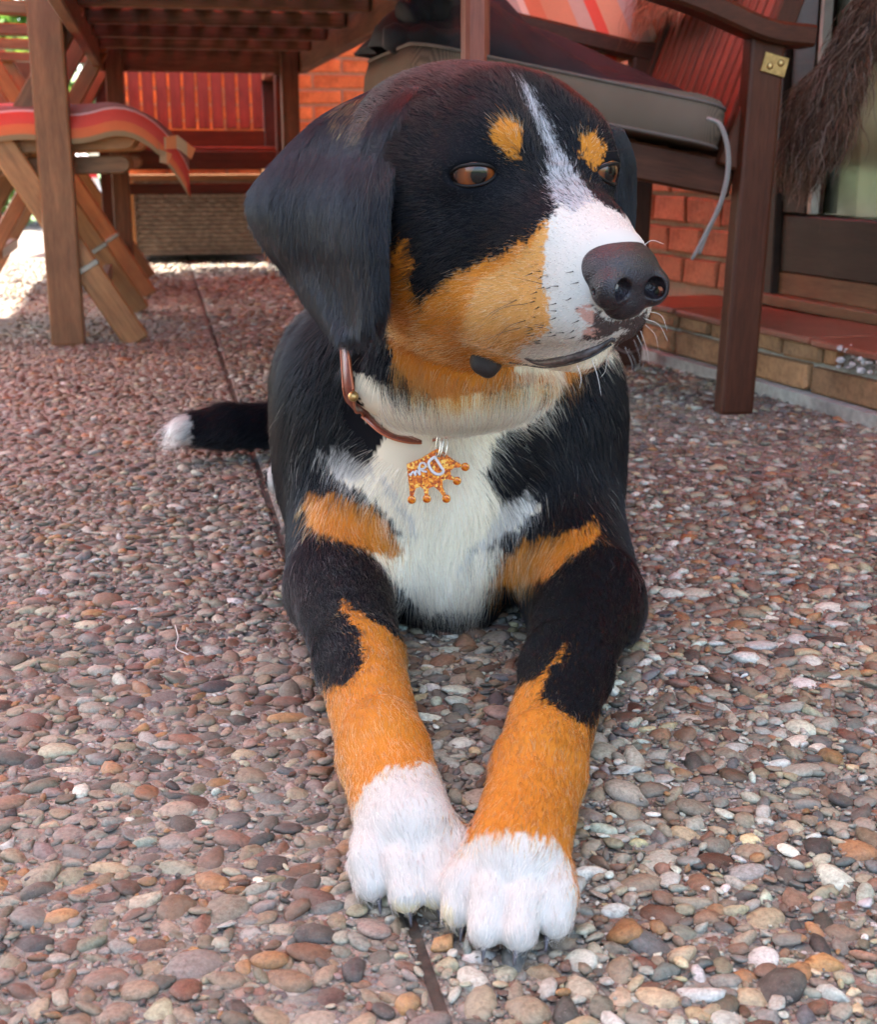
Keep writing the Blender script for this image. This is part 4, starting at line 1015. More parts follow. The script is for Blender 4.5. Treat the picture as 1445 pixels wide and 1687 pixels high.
EAR_R = [(P(985, 205, 1.08), P(1030, 222, 1.14)), (P(1000, 255, 1.08), P(1044, 268, 1.14)), (P(1005, 310, 1.085), P(1046, 325, 1.14)), (P(1012, 355, 1.09), P(1043, 370, 1.135)), (P(1026, 388, 1.10), P(1038, 394, 1.125))]

# ---------------------------------------------------------------- coat markings
COAT = {
 'black': (.0062, .0066, .0092), 'tan': (.56, .20, .026), 'ltan': (.62, .31, .092), 'white': (.61, .575, .525), 'cream': (.93, .82, .63),  # black carries a little of the sky's blue sheen
 'pink': (.55, .30, .24), 'skin': (.085, .060, .055), 'blaze': (.40, .40, .42), 'dtan': (.50, .155, .016), 'ywhite': (.70, .60, .38)}
MARKS = [
 ('tan', [(905,355),(880,385),(830,420),(770,440),(730,465),(690,505),(676,470),(680,430),(672,395),(655,400),(642,440),(636,500),(640,560),(648,600),(690,640),(745,660),(800,650),(830,640),(880,630),(930,640),(975,605),(900,560),(880,470),(900,400)]),
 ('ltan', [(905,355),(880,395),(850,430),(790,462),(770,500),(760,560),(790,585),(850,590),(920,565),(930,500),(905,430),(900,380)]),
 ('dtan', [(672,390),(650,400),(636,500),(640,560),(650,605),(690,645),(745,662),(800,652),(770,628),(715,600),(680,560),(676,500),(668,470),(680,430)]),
 ('white', [(930,290),(925,330),(902,370),(898,420),(900,480),(905,540),(880,560),(845,580),(870,600),(950,590),(1010,565),(1050,585),(1075,560),(1085,490),(1100,440),(1080,395),(1020,350),(975,325)]),
 ('blaze', [(858,130),(870,138),(897,190),(922,240),(940,275),(980,325),(940,350),(912,325),(900,290),(903,250),(886,210),(866,170)]),
 ('tan', [(806,208),(835,194),(858,205),(864,235),(853,265),(836,250),(812,232)]),
 ('tan', [(960,225),(978,219),(998,240),(994,265),(976,280),(960,262),(955,240)]),
 ('cream', [(850,598),(950,590),(1010,565),(1055,580),(1000,598),(960,612),(900,616),(850,616)]),
 ('skin', [(965,500),(1000,525),(1040,525),(1064,515),(1064,545),(1045,580),(1020,590),(1008,565),(1035,545),(1020,545),(985,562),(955,560),(975,535)]),
 ('pink', [(956,496),(975,512),(982,532),(968,534),(953,512)]), ('pink', [(962,540),(982,536),(980,552),(965,554)]),
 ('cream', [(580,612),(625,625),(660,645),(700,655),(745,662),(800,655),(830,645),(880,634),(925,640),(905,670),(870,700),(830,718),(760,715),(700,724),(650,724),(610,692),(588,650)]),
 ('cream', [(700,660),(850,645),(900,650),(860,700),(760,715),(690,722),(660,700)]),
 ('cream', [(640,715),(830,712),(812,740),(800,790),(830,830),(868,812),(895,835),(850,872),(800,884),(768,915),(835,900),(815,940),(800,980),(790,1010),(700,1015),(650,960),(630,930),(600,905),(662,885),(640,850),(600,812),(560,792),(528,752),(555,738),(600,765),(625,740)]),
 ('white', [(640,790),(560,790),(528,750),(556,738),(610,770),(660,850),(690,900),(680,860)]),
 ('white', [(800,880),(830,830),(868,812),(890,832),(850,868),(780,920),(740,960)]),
 ('tan', [(498,818),(530,810),(600,828),(640,860),(668,918),(620,912),(560,892),(508,868)]),
 ('tan', [(990,855),(930,880),(870,890),(832,915),(806,968),(850,972),(900,955),(930,925),(985,890)]),
 ('tan', [(555,982),(590,1008),(630,1030),(690,1080),(720,1150),(740,1220),(745,1268),(640,1265),(608,1295),(580,1345),(550,1345),(530,1230),(512,1140),(570,1128),(600,1090),(590,1040),(565,1005)]),
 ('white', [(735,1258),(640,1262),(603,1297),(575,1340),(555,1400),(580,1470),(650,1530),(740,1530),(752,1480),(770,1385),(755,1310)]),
 ('tan', [(938,1045),(918,1085),(880,1120),(800,1150),(785,1240),(778,1320),(768,1385),(850,1372),(920,1388),(960,1600),(1010,1580),(1040,1195),(965,1195),(890,1150),(905,1105),(930,1075)]),
 ('white', [(757,1384),(850,1370),(918,1386),(944,1430),(962,1540),(900,1600),(820,1610),(740,1560),(735,1480)]),
 ('ywhite', [(790,1572),(900,1572),(900,1620),(780,1620)]), ('ywhite', [(640,1490),(745,1490),(745,1540),(640,1540)]),
 ('white', [(255,770),(262,690),(290,665),(318,690),(312,735),(295,770)]),
 ('white', [(440,740),(500,750),(500,830),(440,830)]),
]
def inpoly(x, y, poly):
    inside = np.zeros(x.shape, bool); n = len(poly)
    for i in range(n):
        x0, y0 = poly[i]; x1, y1 = poly[(i + 1) % n]
        c = (y0 > y) != (y1 > y)
        with np.errstate(divide='ignore', invalid='ignore'):
            inside ^= c & (x < (x1 - x0) * (y - y0) / (y1 - y0 + 1e-12) + x0)
    return inside
def trace(px, py, n=46):
    """first point of the dog's surface along the line of sight to photograph pixel (px, py)"""
    px = np.asarray(px, float); py = np.asarray(py, float)
    f = FPX * math.cos(PITCH) - (py - 843.5) * math.sin(PITCH); dd = FPX * math.sin(PITCH) + (py - 843.5) * math.cos(PITCH)
    ray = np.stack([(px - 722.5) / f, np.ones_like(f), -dd / f], -1); ray /= np.linalg.norm(ray, axis=-1, keepdims=True)
    t = np.full(px.shape, .55); o = np.array([0, 0, CAM_H])
    for _ in range(n):
        t += np.clip(dog_field(o + ray * t[..., None]) * .85, -.02, .1)
        t = np.minimum(t, 2.6)
    return o + ray * t[..., None], t < 2.5
def make_seeds():
    gx, gy = np.meshgrid(np.arange(240, 1110, 6.0), np.arange(90, 1640, 6.0)); gx = gx.ravel(); gy = gy.ravel()
    X, hit = trace(gx, gy); X = X[hit]; gx = gx[hit]; gy = gy[hit]
    names = list(COAT); lab = np.zeros(len(X), int)
    for nm, poly in MARKS:
        m = inpoly(gx, gy, poly)
        if poly[0] == (440, 740): m &= X[:, 1] > 1.5          # the hind paw lies far behind the shoulder
        lab[m] = names.index(nm)
    return X, lab
from mathutils.kdtree import KDTree
def prim_fields(X):
    """blended hair direction and length at points X"""
    W = np.zeros(len(X)); T = np.zeros((len(X), 3)); L = np.zeros(len(X))
    for p in PR:
        if p['sub']: continue
        w = np.exp(-np.maximum(pdist(p, X) + .004, 0) / .009); W += w; T += w[:, None] * p['fl']; L += w * p['L']
    return T / (W[:, None] + 1e-9), L / (W + 1e-9)
def vnoise(X, s, seed=0):
    """cheap smooth 3-D noise, -1..1"""
    r = np.random.default_rng(seed); out = np.zeros(len(X))
    for k in range(5):
        w = r.normal(size=3) * s; out += np.sin(X @ w + r.uniform(0, 6.28))
    return out / 5
def sample_mesh(V, F, n, dens=None):
    tri = np.concatenate([F[:, [0, 1, 2]], F[:, [0, 2, 3]]]) if F.shape[1] == 4 else F
    a, b, c = V[tri[:, 0]], V[tri[:, 1]], V[tri[:, 2]]; N = np.cross(b - a, c - a); A = np.linalg.norm(N, axis=1)
    w = A * (dens((a + b + c) / 3, N / (A[:, None] + 1e-12)) if dens else 1); cw = np.cumsum(w); cw /= cw[-1]
    i = np.searchsorted(cw, rng.random(n)); r1 = np.sqrt(rng.random(n)); r2 = rng.random(n)
    X = (1 - r1)[:, None] * a[i] + (r1 * (1 - r2))[:, None] * b[i] + (r1 * r2)[:, None] * c[i]
    return X, N[i] / (A[i][:, None] + 1e-12)
def hair(name, X, N, T, L, colr, mat, parent, lift=.35, rad=.00012, K_=5, clump=.35, cell=.006, grav=.0, jitter=.18, tiprad=.25, wave=0.0):
    n = len(X)
    T = T - (T * N).sum(1)[:, None] * N; T /= np.linalg.norm(T, axis=1, keepdims=True) + 1e-9
    B = np.cross(N, T)
    a = vnoise(X, 60, 3) * .22 + vnoise(X, 190, 5) * .18 + rng.normal(size=n) * jitter
    T = T * np.cos(a)[:, None] + B * np.sin(a)[:, None]
    L = L * np.clip(1 + rng.normal(size=n) * .22, .4, 1.7) * (1 + .2 * vnoise(X, 80, 9))
    lf = lift * np.clip(1 + rng.normal(size=n) * .35, .15, 2.2) * (1 + .3 * vnoise(X, 110, 11))
    t = np.linspace(0, 1, K_)
    pts = X[:, None, :] + T[:, None, :] * (L[:, None] * t)[..., None] + N[:, None, :] * (L[:, None] * lf[:, None] * (t - .55 * t * t)[None])[..., None]
    pts[..., 2] -= grav * L[:, None] * t[None] ** 2
    pts[:, 0, :] -= N * .0004
    # locks: tips drawn together inside jittered cells
    Xj = X + np.stack([vnoise(X, 150, s) for s in (21, 22, 23)], 1) * cell * .6
    key = np.floor(Xj / cell).astype(np.int64); _, inv = np.unique(key, axis=0, return_inverse=True); inv = inv.ravel()
    cnt = np.bincount(inv).astype(float); tip = pts[:, -1, :]
    ctr = np.stack([np.bincount(inv, tip[:, q]) / cnt for q in range(3)], 1)[inv]
    cl = clump * rng.random(n)
    if wave:
        ph = (inv * 2.399) % 6.283; pts += B[:, None, :] * (wave * t[None] * np.sin(9 * t[None] + ph[:, None]))[..., None] + N[:, None, :] * (wave * .7 * t[None] * np.cos(8 * t[None] + ph[:, None] * 1.7))[..., None]
    pts += (ctr - tip)[:, None, :] * (cl[:, None] * t[None] ** 1.6)[..., None]
    pts[..., 2] = np.maximum(pts[..., 2], .0005)
    cu = bpy.data.hair_curves.new(name); cu.add_curves([K_] * n)
    cu.attributes['position'].data.foreach_set('vector', pts.astype(np.float32).ravel())
    ra = cu.attributes.new('radius', 'FLOAT', 'POINT') if 'radius' not in cu.attributes else cu.attributes['radius']
    rr = rad * (1 - (1 - tiprad) * t ** 1.5); ra.data.foreach_set('value', np.tile(rr, n).astype(np.float32))
    ca = cu.attributes.new('Col', 'FLOAT_COLOR', 'CURVE')
    ca.data.foreach_set('color', np.concatenate([colr, np.ones((n, 1))], 1).astype(np.float32).ravel())
    cu.materials.append(mat)
    return put(bpy.data.objects.new(name, cu), parent)
def fur_material(name='fur', rough=.30, hairbsdf=False, spec=.30):
    m = bpy.data.materials.new(name); m.use_nodes = True; n = m.node_tree.nodes; l = m.node_tree.links
    at = n.new('ShaderNodeAttribute'); at.attribute_name = 'Col'
    if hairbsdf:
        n.remove(n['Principled BSDF']); h = n.new('ShaderNodeBsdfHairPrincipled'); h.model = 'CHIANG'; h.parametrization = 'COLOR'
        l.new(at.outputs['Color'], h.inputs['Color']); h.inputs['Roughness'].default_value = .32; h.inputs['Radial Roughness'].default_value = .5
        l.new(h.outputs[0], n['Material Output'].inputs[0])
    else:
        b = n['Principled BSDF']; l.new(at.outputs['Color'], b.inputs['Base Color']); b.inputs['Roughness'].default_value = rough
        b.inputs['Specular IOR Level'].default_value = spec
        h = n.new('ShaderNodeBsdfHairPrincipled'); h.model = 'CHIANG'; h.parametrization = 'COLOR'; l.new(at.outputs['Color'], h.inputs['Color'])
        h.inputs['Roughness'].default_value = .30; h.inputs['Radial Roughness'].default_value = .5
        mx = n.new('ShaderNodeMixShader'); sp = n.new('ShaderNodeSeparateColor'); l.new(at.outputs['Color'], sp.inputs[0]); mr = n.new('ShaderNodeMapRange'); l.new(sp.outputs[0], mr.inputs[0])
        mr.inputs[1].default_value = .02; mr.inputs[2].default_value = .6; mr.inputs[3].default_value = .10; mr.inputs[4].default_value = .75; l.new(mr.outputs[0], mx.inputs[0]); l.new(b.outputs[0], mx.inputs[1]); l.new(h.outputs[0], mx.inputs[2]); l.new(mx.outputs[0], n['Material Output'].inputs[0])
    return m
# --- sheepskin draped over the armchair's back: long curly wool
def skin_flap(name, rows, mat, parent, thick=.012):
    """rows of left/right world points; returns verts, faces for growing wool"""
    Ls = catmull([r[0] for r in rows], 5); Rs = catmull([r[1] for r in rows], 5); m = 12; V = []; F = []
    for i in range(len(Ls)):
        for j in range(m):
            t = j / (m - 1); p = Ls[i].lerp(Rs[i], t); V.append(p + Vector((0, -1, 0)) * .03 * math.sin(math.pi * t) + Vector((0, 1, 0)) * .008 * math.sin(i * .8 + j))
    for i in range(len(Ls) - 1):
        for j in range(m - 1): F.append((i * m + j, i * m + j + 1, (i + 1) * m + j + 1, (i + 1) * m + j))
    me = newmesh(name, V, F, mat, True); o = put(bpy.data.objects.new(name, me), parent); o.modifiers.new('t', 'SOLIDIFY').thickness = thick
    return np.array([v[:] for v in V]), np.array(F)
MHIDE = plain('hide', (.03, .017, .012), .95); WOOL = fur_material('wool', .6, spec=.12)
def wool(V, F, n, flow, col, par, L, nm='wool', colvar=.35, out=-1, tipcol=None, clump=.8, cell=.02, lift=.7, rad=.00035):
    X, N = sample_mesh(V, F, n)
    N[N[:, 1] * out < 0] *= -1
    fl = np.tile(np.array(flow, float), (n, 1)) + np.stack([vnoise(X, 40, s) for s in (51, 52, 53)], 1) * .35
    C = np.array(col) * np.clip(1 + rng.normal(size=(n, 1)) * colvar + .5 * vnoise(X, 55, 61)[:, None], .25, 2.4)
    if tipcol is not None:
        k = rng.random(n) < .22; C[k] = np.array(tipcol) * rng.uniform(.6, 1.2, (k.sum(), 1))
    return hair(nm, X, N, fl, np.full(n, L) * rng.uniform(.6, 1.3, n), np.clip(C, .003, .8), WOOL, par, lift=lift, rad=rad, K_=6, clump=clump, cell=cell, grav=.35, jitter=.25, wave=.007)
sk = thing('brown_sheepskin', tuple(P(1370, 100, 2.45)), 'long dark brown sheepskin hanging down behind the mahogany armchair at the right edge', 'sheepskin')
rows = [(P(1480, -260, 2.42), P(1560, -260, 2.36)), (P(1450, -80, 2.40), P(1530, -80, 2.34)), (P(1425, 0, 2.38), P(1490, 0, 2.33)), (P(1378, 80, 2.38), P(1440, 60, 2.33)), (P(1340, 140, 2.38), P(1420, 120, 2.33)), (P(1318, 190, 2.38), P(1402, 175, 2.33)), (P(1308, 230, 2.38), P(1385, 215, 2.33)), (P(1316, 255, 2.38), P(1362, 245, 2.34))]
V, F = skin_flap('hide', rows, MHIDE, sk); wool(V, F, 14000, (-.10, 0, -1), (.085, .038, .020), sk, .062, tipcol=(.26, .17, .12), cell=.024, clump=.95, lift=.50, rad=.0007); wool(V, F, 3000, (-.1, 0, -1), (.03, .015, .012), sk, .045, out=1)
tp, tF = V[(V[:, 2] > .72)], None
rs = thing('red_brown_sheepskin', tuple(rc(-.05, .3, .8)), 'red brown sheepskin draped over the slatted back of the mahogany armchair', 'sheepskin')
rows = [(rc(-.30, .47, 1.17), rc(-.30, .10, 1.17)), (rc(-.22, .49, 1.17), rc(-.22, .10, 1.17)), (rc(-.14, .52, 1.00), rc(-.14, .10, 1.00)), (rc(-.07, .54, .86), rc(-.075, .12, .86)), (rc(-.025, .54, .75), rc(-.04, .20, .75)), (rc(.005, .51, .685), rc(-.005, .30, .685))]
V, F = skin_flap('hide', rows, MHIDE, rs); wool(V, F, 12000, (-.5, -.2, -1), (.22, .070, .030), rs, .050, tipcol=(.42, .15, .06), clump=.9, cell=.02, rad=.0006)
def coat_lookup(kd, lab, X, jit):
    Xq = X + rng.normal(size=X.shape) * jit + np.stack([vnoise(X, 260, s) for s in (31, 32, 33)], 1) * jit * 1.3
    out = np.empty(len(X), int)
    for i, x in enumerate(Xq):
        out[i] = lab[kd.find(x)[1]]
    return out
def build_dog(n_fur=230000, fine=.0019):
    V, F = build_dog_surface(fine, .005)
    SX, SL = make_seeds(); kd = KDTree(len(SX))
    for i, x in enumerate(SX): kd.insert(x, i)
    kd.balance()
    pal = np.array([COAT[k] for k in COAT]); names = list(COAT)
    SLl = SL.tolist()
    d = thing('dog', (0, 1.2, 0), 'large black, tan and white dog lying on the paving with its head turned', 'dog')
    skin = bpy.data.materials.new('dog_skin'); skin.use_nodes = True; sb = skin.node_tree.nodes['Principled BSDF']
    at = skin.node_tree.nodes.new('ShaderNodeAttribute'); at.attribute_name = 'Col'; skin.node_tree.links.new(at.outputs['Color'], sb.inputs['Base Color'])
    sb.inputs['Roughness'].default_value = .9; sb.inputs['Specular IOR Level'].default_value = .1
    me = fastmesh('body', V, F, skin); body = put(bpy.data.objects.new('body', me), d)
    vl = coat_lookup(kd, SLl, V, .0012); vc = pal[vl] * .8
    ca = me.color_attributes.new('Col', 'FLOAT_COLOR', 'POINT'); ca.data.foreach_set('color', np.concatenate([vc, np.ones((len(V), 1))], 1).astype(np.float32).ravel())
    fm = fur_material('fur', hairbsdf=False)
    eyes = [np.array(hl(*EYEP[s])) for s in (-1, 1)]; nose_c = np.array(hl(.147, 0, -.035))
    hx = np.array(hl(.05, 0, -.02))
    def dens(c, N):
        w = np.where(c[:, 1] > 1.45, .30, 1.0) * np.where(c[:, 2] < .012, .25, 1) * np.where(N[:, 1] > .35, .35, 1)
        w *= np.where(np.linalg.norm(c - hx, axis=1) < .17, 1.8, 1.0)
        return w
    X, N = sample_mesh(V, F, n_fur, dens)
    keep = np.ones(len(X), bool)
    for e in eyes: keep &= np.linalg.norm(X - e, axis=1) > .0195
    q = (X - nose_c) @ HM / K / np.array([.022, .0245, .0225]); keep &= (np.linalg.norm(q, axis=1) > 1)
    X, N = X[keep], N[keep]
    vis = [np.array(v) for v in VIS_COLLAR()]; cl_ = np.full(len(X), 9.0)
    for a_, b_ in zip(vis[:-1], vis[1:]):
        cl_ = np.minimum(cl_, pdist(dict(t='c', a=a_, b=b_, r1=0, r2=0), X))
    keep = cl_ > .026; X, N = X[keep], N[keep]
    T, L = prim_fields(X)
    for e in eyes:
        dd = np.linalg.norm(X - e, axis=1); L *= np.clip((dd - .012) / .03, .3, 1)
    L *= np.clip((np.linalg.norm(X - nose_c, axis=1) - .02) / .06, .3, 1)
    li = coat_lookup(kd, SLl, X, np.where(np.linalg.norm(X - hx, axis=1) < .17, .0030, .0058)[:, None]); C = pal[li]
    isb = (li == 0)
    C = C * np.clip(1 + rng.normal(size=(len(X), 1)) * .16 + .18 * vnoise(X, 90, 41)[:, None], .45, 1.6)
    br = isb & (rng.random(len(X)) < .10); C[br] = np.array([.035, .022, .016])
    tanm = (li == 1) | (li == 2); C[tanm] *= (1 + .36 * vnoise(X[tanm], 38, 43) + .22 * vnoise(X[tanm], 140, 44))[:, None]; mixw = (tanm & (rng.random(len(X)) < .22)); C[mixw] = C[mixw] * .35 + np.array(COAT['cream']) * .6
    dk = tanm & (rng.random(len(X)) < .10); C[dk] *= .35
    # silver guard hairs along the elbows and shoulders
    sil = isb & (rng.random(len(X)) < .010) & (X[:, 2] < .2) & (X[:, 2] > .06) & (X[:, 1] > 1.05) & (X[:, 1] < 1.3); C[sil] = (.30, .28, .26); L[sil] *= 1.5
    wh = ((li == names.index('white')) | (li == names.index('cream'))) & (rng.random(len(X)) < .12); C[wh] *= .55
    bl = names.index('blaze'); mb = (li == bl) & (rng.random(len(X)) < .35); C[mb] = COAT['black']
    C = np.clip(C, 0, .9)
    L[(li == names.index('white')) & (X[:, 1] > 1.75)] *= 1.2
    hair('fur', X, N, T, L, C, fm, d, lift=.24, rad=.00012, clump=.42)
    return d, kd, SLl, fm, skin
# ------------------------------------------------------------------ face, ears, feet, collar
def local_sdf(prims, lo, hi, step):
    ax = [np.arange(lo[i], hi[i] + step, step) for i in range(3)]
    g = np.stack(np.meshgrid(*ax, indexing='ij'), -1); d = np.full(g.shape[:-1], 1.0)
    for p in prims:
        e = pdist(p, g)
        if p['sub']: h = np.clip(.5 - .5 * (d + e) / p['k'], 0, 1); d = d + (-e - d) * h + p['k'] * h * (1 - h)
        else: h = np.clip(.5 + .5 * (e - d) / p['k'], 0, 1); d = e + (d - e) * h - p['k'] * h * (1 - h)
    return surface_nets(d, ax)
def E3(c, r, k, sub=False): return dict(t='e', c=np.array(c, float), r=np.array(r, float), M=np.eye(3), k=k, sub=sub)
def C3(a, b, r1, r2, k, sub=False): return dict(t='c', a=np.array(a, float), b=np.array(b, float), r1=r1, r2=r2, k=k, sub=sub)
def surf(px, py, off=0.0):
    X, hit = trace([px], [py]); p = X[0]; o = np.array([0, 0, CAM_H]); r = (p - o) / np.linalg.norm(p - o)
    return Vector(p - r * off)
def face_parts(d, fm):
    HR = Matrix([[*r] for r in HM.tolist()]).to_4x4()
    # nose
    pr = [E3((.0, 0, 0.001), (.0195, .0235, .0165), .004), E3((.004, 0, -.0125), (.0140, .0150, .0110), .006), E3((-.006, 0, .004), (.015, .022, .014), .006)]
    for s in (-1, 1):
        pr += [E3((.0120, s * .0140, -.005), (.0095, .0095, .0105), .003)]
    for s in (-1, 1):
        pr += [E3((.0205, s * .0105, -.0040), (.0100, .0062, .0058), .0015, True), C3((.0190, s * .0130, -.0068), (.008, s * .0245, -.0060), .0026, .0014, .0015, True)]
    pr += [C3((.0260, 0, .004), (.0200, 0, -.022), .0012, .0016, .0015, True)]
    V, F = local_sdf(pr, (-.03, -.032, -.032), (.034, .032, .026), .0006)
    m = NT('nose_leather'); v = m.coord(); vo = m.n.new('ShaderNodeTexVoronoi'); vo.inputs['Scale'].default_value = 900; m.link(v, vo.inputs['Vector'])
    n = m.noise(v, 60, 4); m.color(m.ramp(n, [(.3, (.009, .007, .010)), (.7, (.024, .017, .020))])); m.b.inputs['Roughness'].default_value = .30; m.b.inputs['Specular IOR Level'].default_value = .4
    m.bump(vo.outputs['Distance'], .55, .0009)
    put(bpy.data.objects.new('nose', fastmesh('nose', V * K, F, m.m)), d, Matrix.Translation(hl(.1470, 0, -.0350)) @ HR)
    # eyes
    m = NT('eye'); v = m.coord(); nv = m.n.new('ShaderNodeVectorMath'); nv.operation = 'NORMALIZE'; m.link(v, nv.inputs[0]); sp = m.n.new('ShaderNodeSeparateXYZ'); m.link(nv.outputs[0], sp.inputs[0])
    ac = m.n.new('ShaderNodeMath'); ac.operation = 'ARCCOSINE'; m.link(sp.outputs[0], ac.inputs[0])
    n = m.noise(v, 500, 4, .7)
    ad = m.n.new('ShaderNodeMath'); ad.operation = 'MULTIPLY_ADD'; ad.inputs[1].default_value = .10; m.link(n, ad.inputs[0]); m.link(ac.outputs[0], ad.inputs[2])
    m.color(m.ramp(ad.outputs[0], [(.36, (.002, .0015, .0015)), (.38, (.07, .018, .005)), (.58, (.19, .046, .010)), (.86, (.10, .026, .007)), (.97, (.020, .008, .005)), (1.0, (.015, .008, .006))]))
    m.b.inputs['Roughness'].default_value = .25; m.b.inputs['Coat Weight'].default_value = .9; m.b.inputs['Coat Roughness'].default_value = .015; m.b.inputs['Coat IOR'].default_value = 1.42
    m.b.inputs['Specular IOR Level'].default_value = .2
    gaze = hd(1, .10, .02).normalized(); Q = gaze.to_track_quat('X', 'Z').to_matrix().to_4x4()
    MLID = plain('eyelid_skin', (.008, .006, .006), .5, (.4, .0005), scale=300, spec=.2)
    for s in (-1, 1):
        bm = bmesh.new(); bmesh.ops.create_uvsphere(bm, u_segments=48, v_segments=32, radius=.0145 * K)
        g2 = hd(1, -.28, -.02).normalized() if s < 0 else hd(1, .18, -.02).normalized()
        e = from_bm('eye', bm, m.m, d, Matrix.Translation(hl(*EYEP[s])) @ g2.to_track_quat('X', 'Z').to_matrix().to_4x4(), True)
        # lid rims follow the opening on the eyeball
        o = Vector(EYEP[s]); rr = .0150; outd = Vector((1, s * .62, .0)).normalized(); sd = Vector((-s * outd.y, s * outd.x, 0)).normalized()      # sd points to the inner corner
        ring = []
        for k in range(33):
            a = 2 * math.pi * k / 32; x = math.cos(a) * .0130; z = math.sin(a); z = z * (.0062 if z > 0 else .0054) - .0017 * math.cos(a) - .0008 
            if math.cos(a) > .75: x += .0022 * (math.cos(a) - .75) * 4 * .6; z -= .0012
            q = sd * (x if True else 0) + Vector((0, 0, z)); q = q + outd * math.sqrt(max(1e-7, rr ** 2 - min(q.length, rr * .98) ** 2)); ring.append(hl(*(o + q)))
        put(bpy.data.objects.new('eyelid', tubemesh('eyelid', ring, [.0009 + .0004 * math.sin(math.pi * k / 16) * (1 if k < 16 else -.3) for k in range(33)], MLID, 8, False)), d)
        # dark tear corner
    # lips
    MLIP = plain('lip_skin', (.016, .013, .014), .30, (.5, .0008), scale=160)
    MLIP2 = plain('mottled_lip', (.055, .040, .038), .4, (.5, .0008), scale=220, var=.8)
    def lip(name, pts, r, mat, off): put(bpy.data.objects.new(name, tubemesh(name, catmull([surf(x, y, off) for x, y in pts], 6), r, mat, 8)), d)
    n = 6 * 5 + 1
    lip('lip', [(866, 590), (890, 597), (925, 594), (960, 584), (990, 570), (1010, 557)], [.0012 + .0021 * math.sin(math.pi * i / 30) for i in range(31)], MLIP2, .0010)
    lip('mouth_line', [(840, 597), (868, 601), (900, 605), (940, 599), (975, 587), (1008, 567)], [.0008] * 31, MLIP, .0042)
    lip('lip', [(1010, 560), (1018, 574), (1034, 581), (1050, 577), (1062, 562)], [.0018] * 25, MLIP2, .002)
    c = surf(802, 597, .0015); bm = bmesh.new(); bmesh.ops.create_uvsphere(bm, u_segments=32, v_segments=20, radius=1)
    for v_ in bm.verts:
        v_.co.x *= 1 - .10 * max(0, -v_.co.z); v_.co *= 1 + .05 * math.sin(v_.co.x * 5)
    from_bm('lip_corner', bm, MLIP, d, Matrix.Translation(c) @ Matrix.Rotation(R(8), 4, 'Y') @ Matrix.Diagonal((.0120, .0078, .0112, 1)), True)
    # whiskers
    MWHW = plain('white_whisker', (.75, .72, .66), .4); MWHB = plain('black_whisker', (.02, .015, .012), .4)
    def whisker(pts, dz, mat, r=.00028):
        a = surf(*pts[0], 0); Dv = a.y; p = [a] + [P(x, y, Dv - dz * (i + 1)) for i, (x, y) in enumerate(pts[1:])]
        c = catmull(p, 6); put(bpy.data.objects.new('whisker', tubemesh('whisker', c, [r * (1 - .75 * i / (len(c) - 1)) for i in range(len(c))], mat, 5)), d)
    for pts in ([(1066, 512), (1090, 520), (1100, 545)], [(1062, 525), (1086, 535), (1101, 562)], [(1056, 545), (1066, 575), (1070, 600)], [(1045, 560), (1055, 590), (1051, 608)], [(1030, 572), (1042, 600), (1040, 618)],
                [(975, 590), (985, 620), (991, 652)], [(1000, 588), (998, 610), (990, 622)], [(1015, 585), (1020, 606), (1012, 620)], [(1060, 405), (1075, 396), (1094, 402)], [(1050, 552), (1062, 580), (1060, 604)], [(1064, 535), (1080, 552), (1086, 580)],
                [(950, 598), (958, 622), (955, 640)], [(1036, 575), (1047, 596), (1047, 613)]):
        whisker(pts, .004, MWHW)
    for pts in ([(870, 500), (825, 509), (789, 542)], [(852, 494), (815, 512), (792, 530)], [(866, 528), (835, 540), (805, 575)], [(895, 468), (870, 462), (850, 458)], [(858, 540), (828, 548), (802, 560)], [(990, 240), (1018, 222), (1030, 214)], [(1000, 250), (1030, 246), (1045, 242)]):
        whisker(pts, .006, MWHB, .00025)
    for i in range(34):     # whisker spots and bristles
        x, y = rng.uniform(865, 955), rng.uniform(445, 570); x0 = surf(x, y, 0); e_ = P(x - rng.uniform(6, 16), y + rng.uniform(-4, 5), x0.y - .004)
        put(bpy.data.objects.new('bristle', tubemesh('bristle', [x0, x0.lerp(e_, .5) + Vector((0, -.001, 0)), e_], [.0004, .00025, .0001], MWHB, 4)), d)
    # ears
    ek = bpy.data.materials.new('ear_skin'); ek.use_nodes = True; ek.node_tree.nodes['Principled BSDF'].inputs['Base Color'].default_value = (.008, .008, .010, 1); ek.node_tree.nodes['Principled BSDF'].inputs['Roughness'].default_value = .9
    for rows, mm, cnt in ((EAR_L, 9, 62000), (EAR_R, 5, 7000)):
        me = ear_mesh(rows, m=mm, mat=ek, bulge=.013 if mm == 9 else .006, curl=.006 if mm == 9 else 0)
        ear = put(bpy.data.objects.new('ear', me), d)
        V = np.array([v.co[:] for v in me.vertices]); F = np.array([list(p.vertices) for p in me.polygons if len(p.vertices) == 4])
        X, N = sample_mesh(V, F, cnt); n = len(X)
        fl = np.tile(np.array((.02, .03, -1.0)), (n, 1)); 
        if mm == 9: fl[:, 0] += np.clip(-(X[:, 0] + .10) * 4, -.3, .5) * -1 * (X[:, 2] > .36) + .25 * (X[:, 2] < .33)
        C = np.array([[.0068, .0082, .0135]]) * np.clip(1 + rng.normal(size=(n, 1)) * .25 + .3 * vnoise(X, 120, 71)[:, None], .4, 1.9)  # blue sheen of the sky put into the black ear hair
        b = rng.random(n) < .10; C[b] = (.034, .020, .016)
        if mm == 9:
            t0 = np.array(P(592, 192, 1.01)); dd = np.linalg.norm((X - t0) * np.array([1, .3, 1.3]), axis=1); b = (dd < .020) & (rng.random(n) < .28); C[b] = (.16, .11, .04)
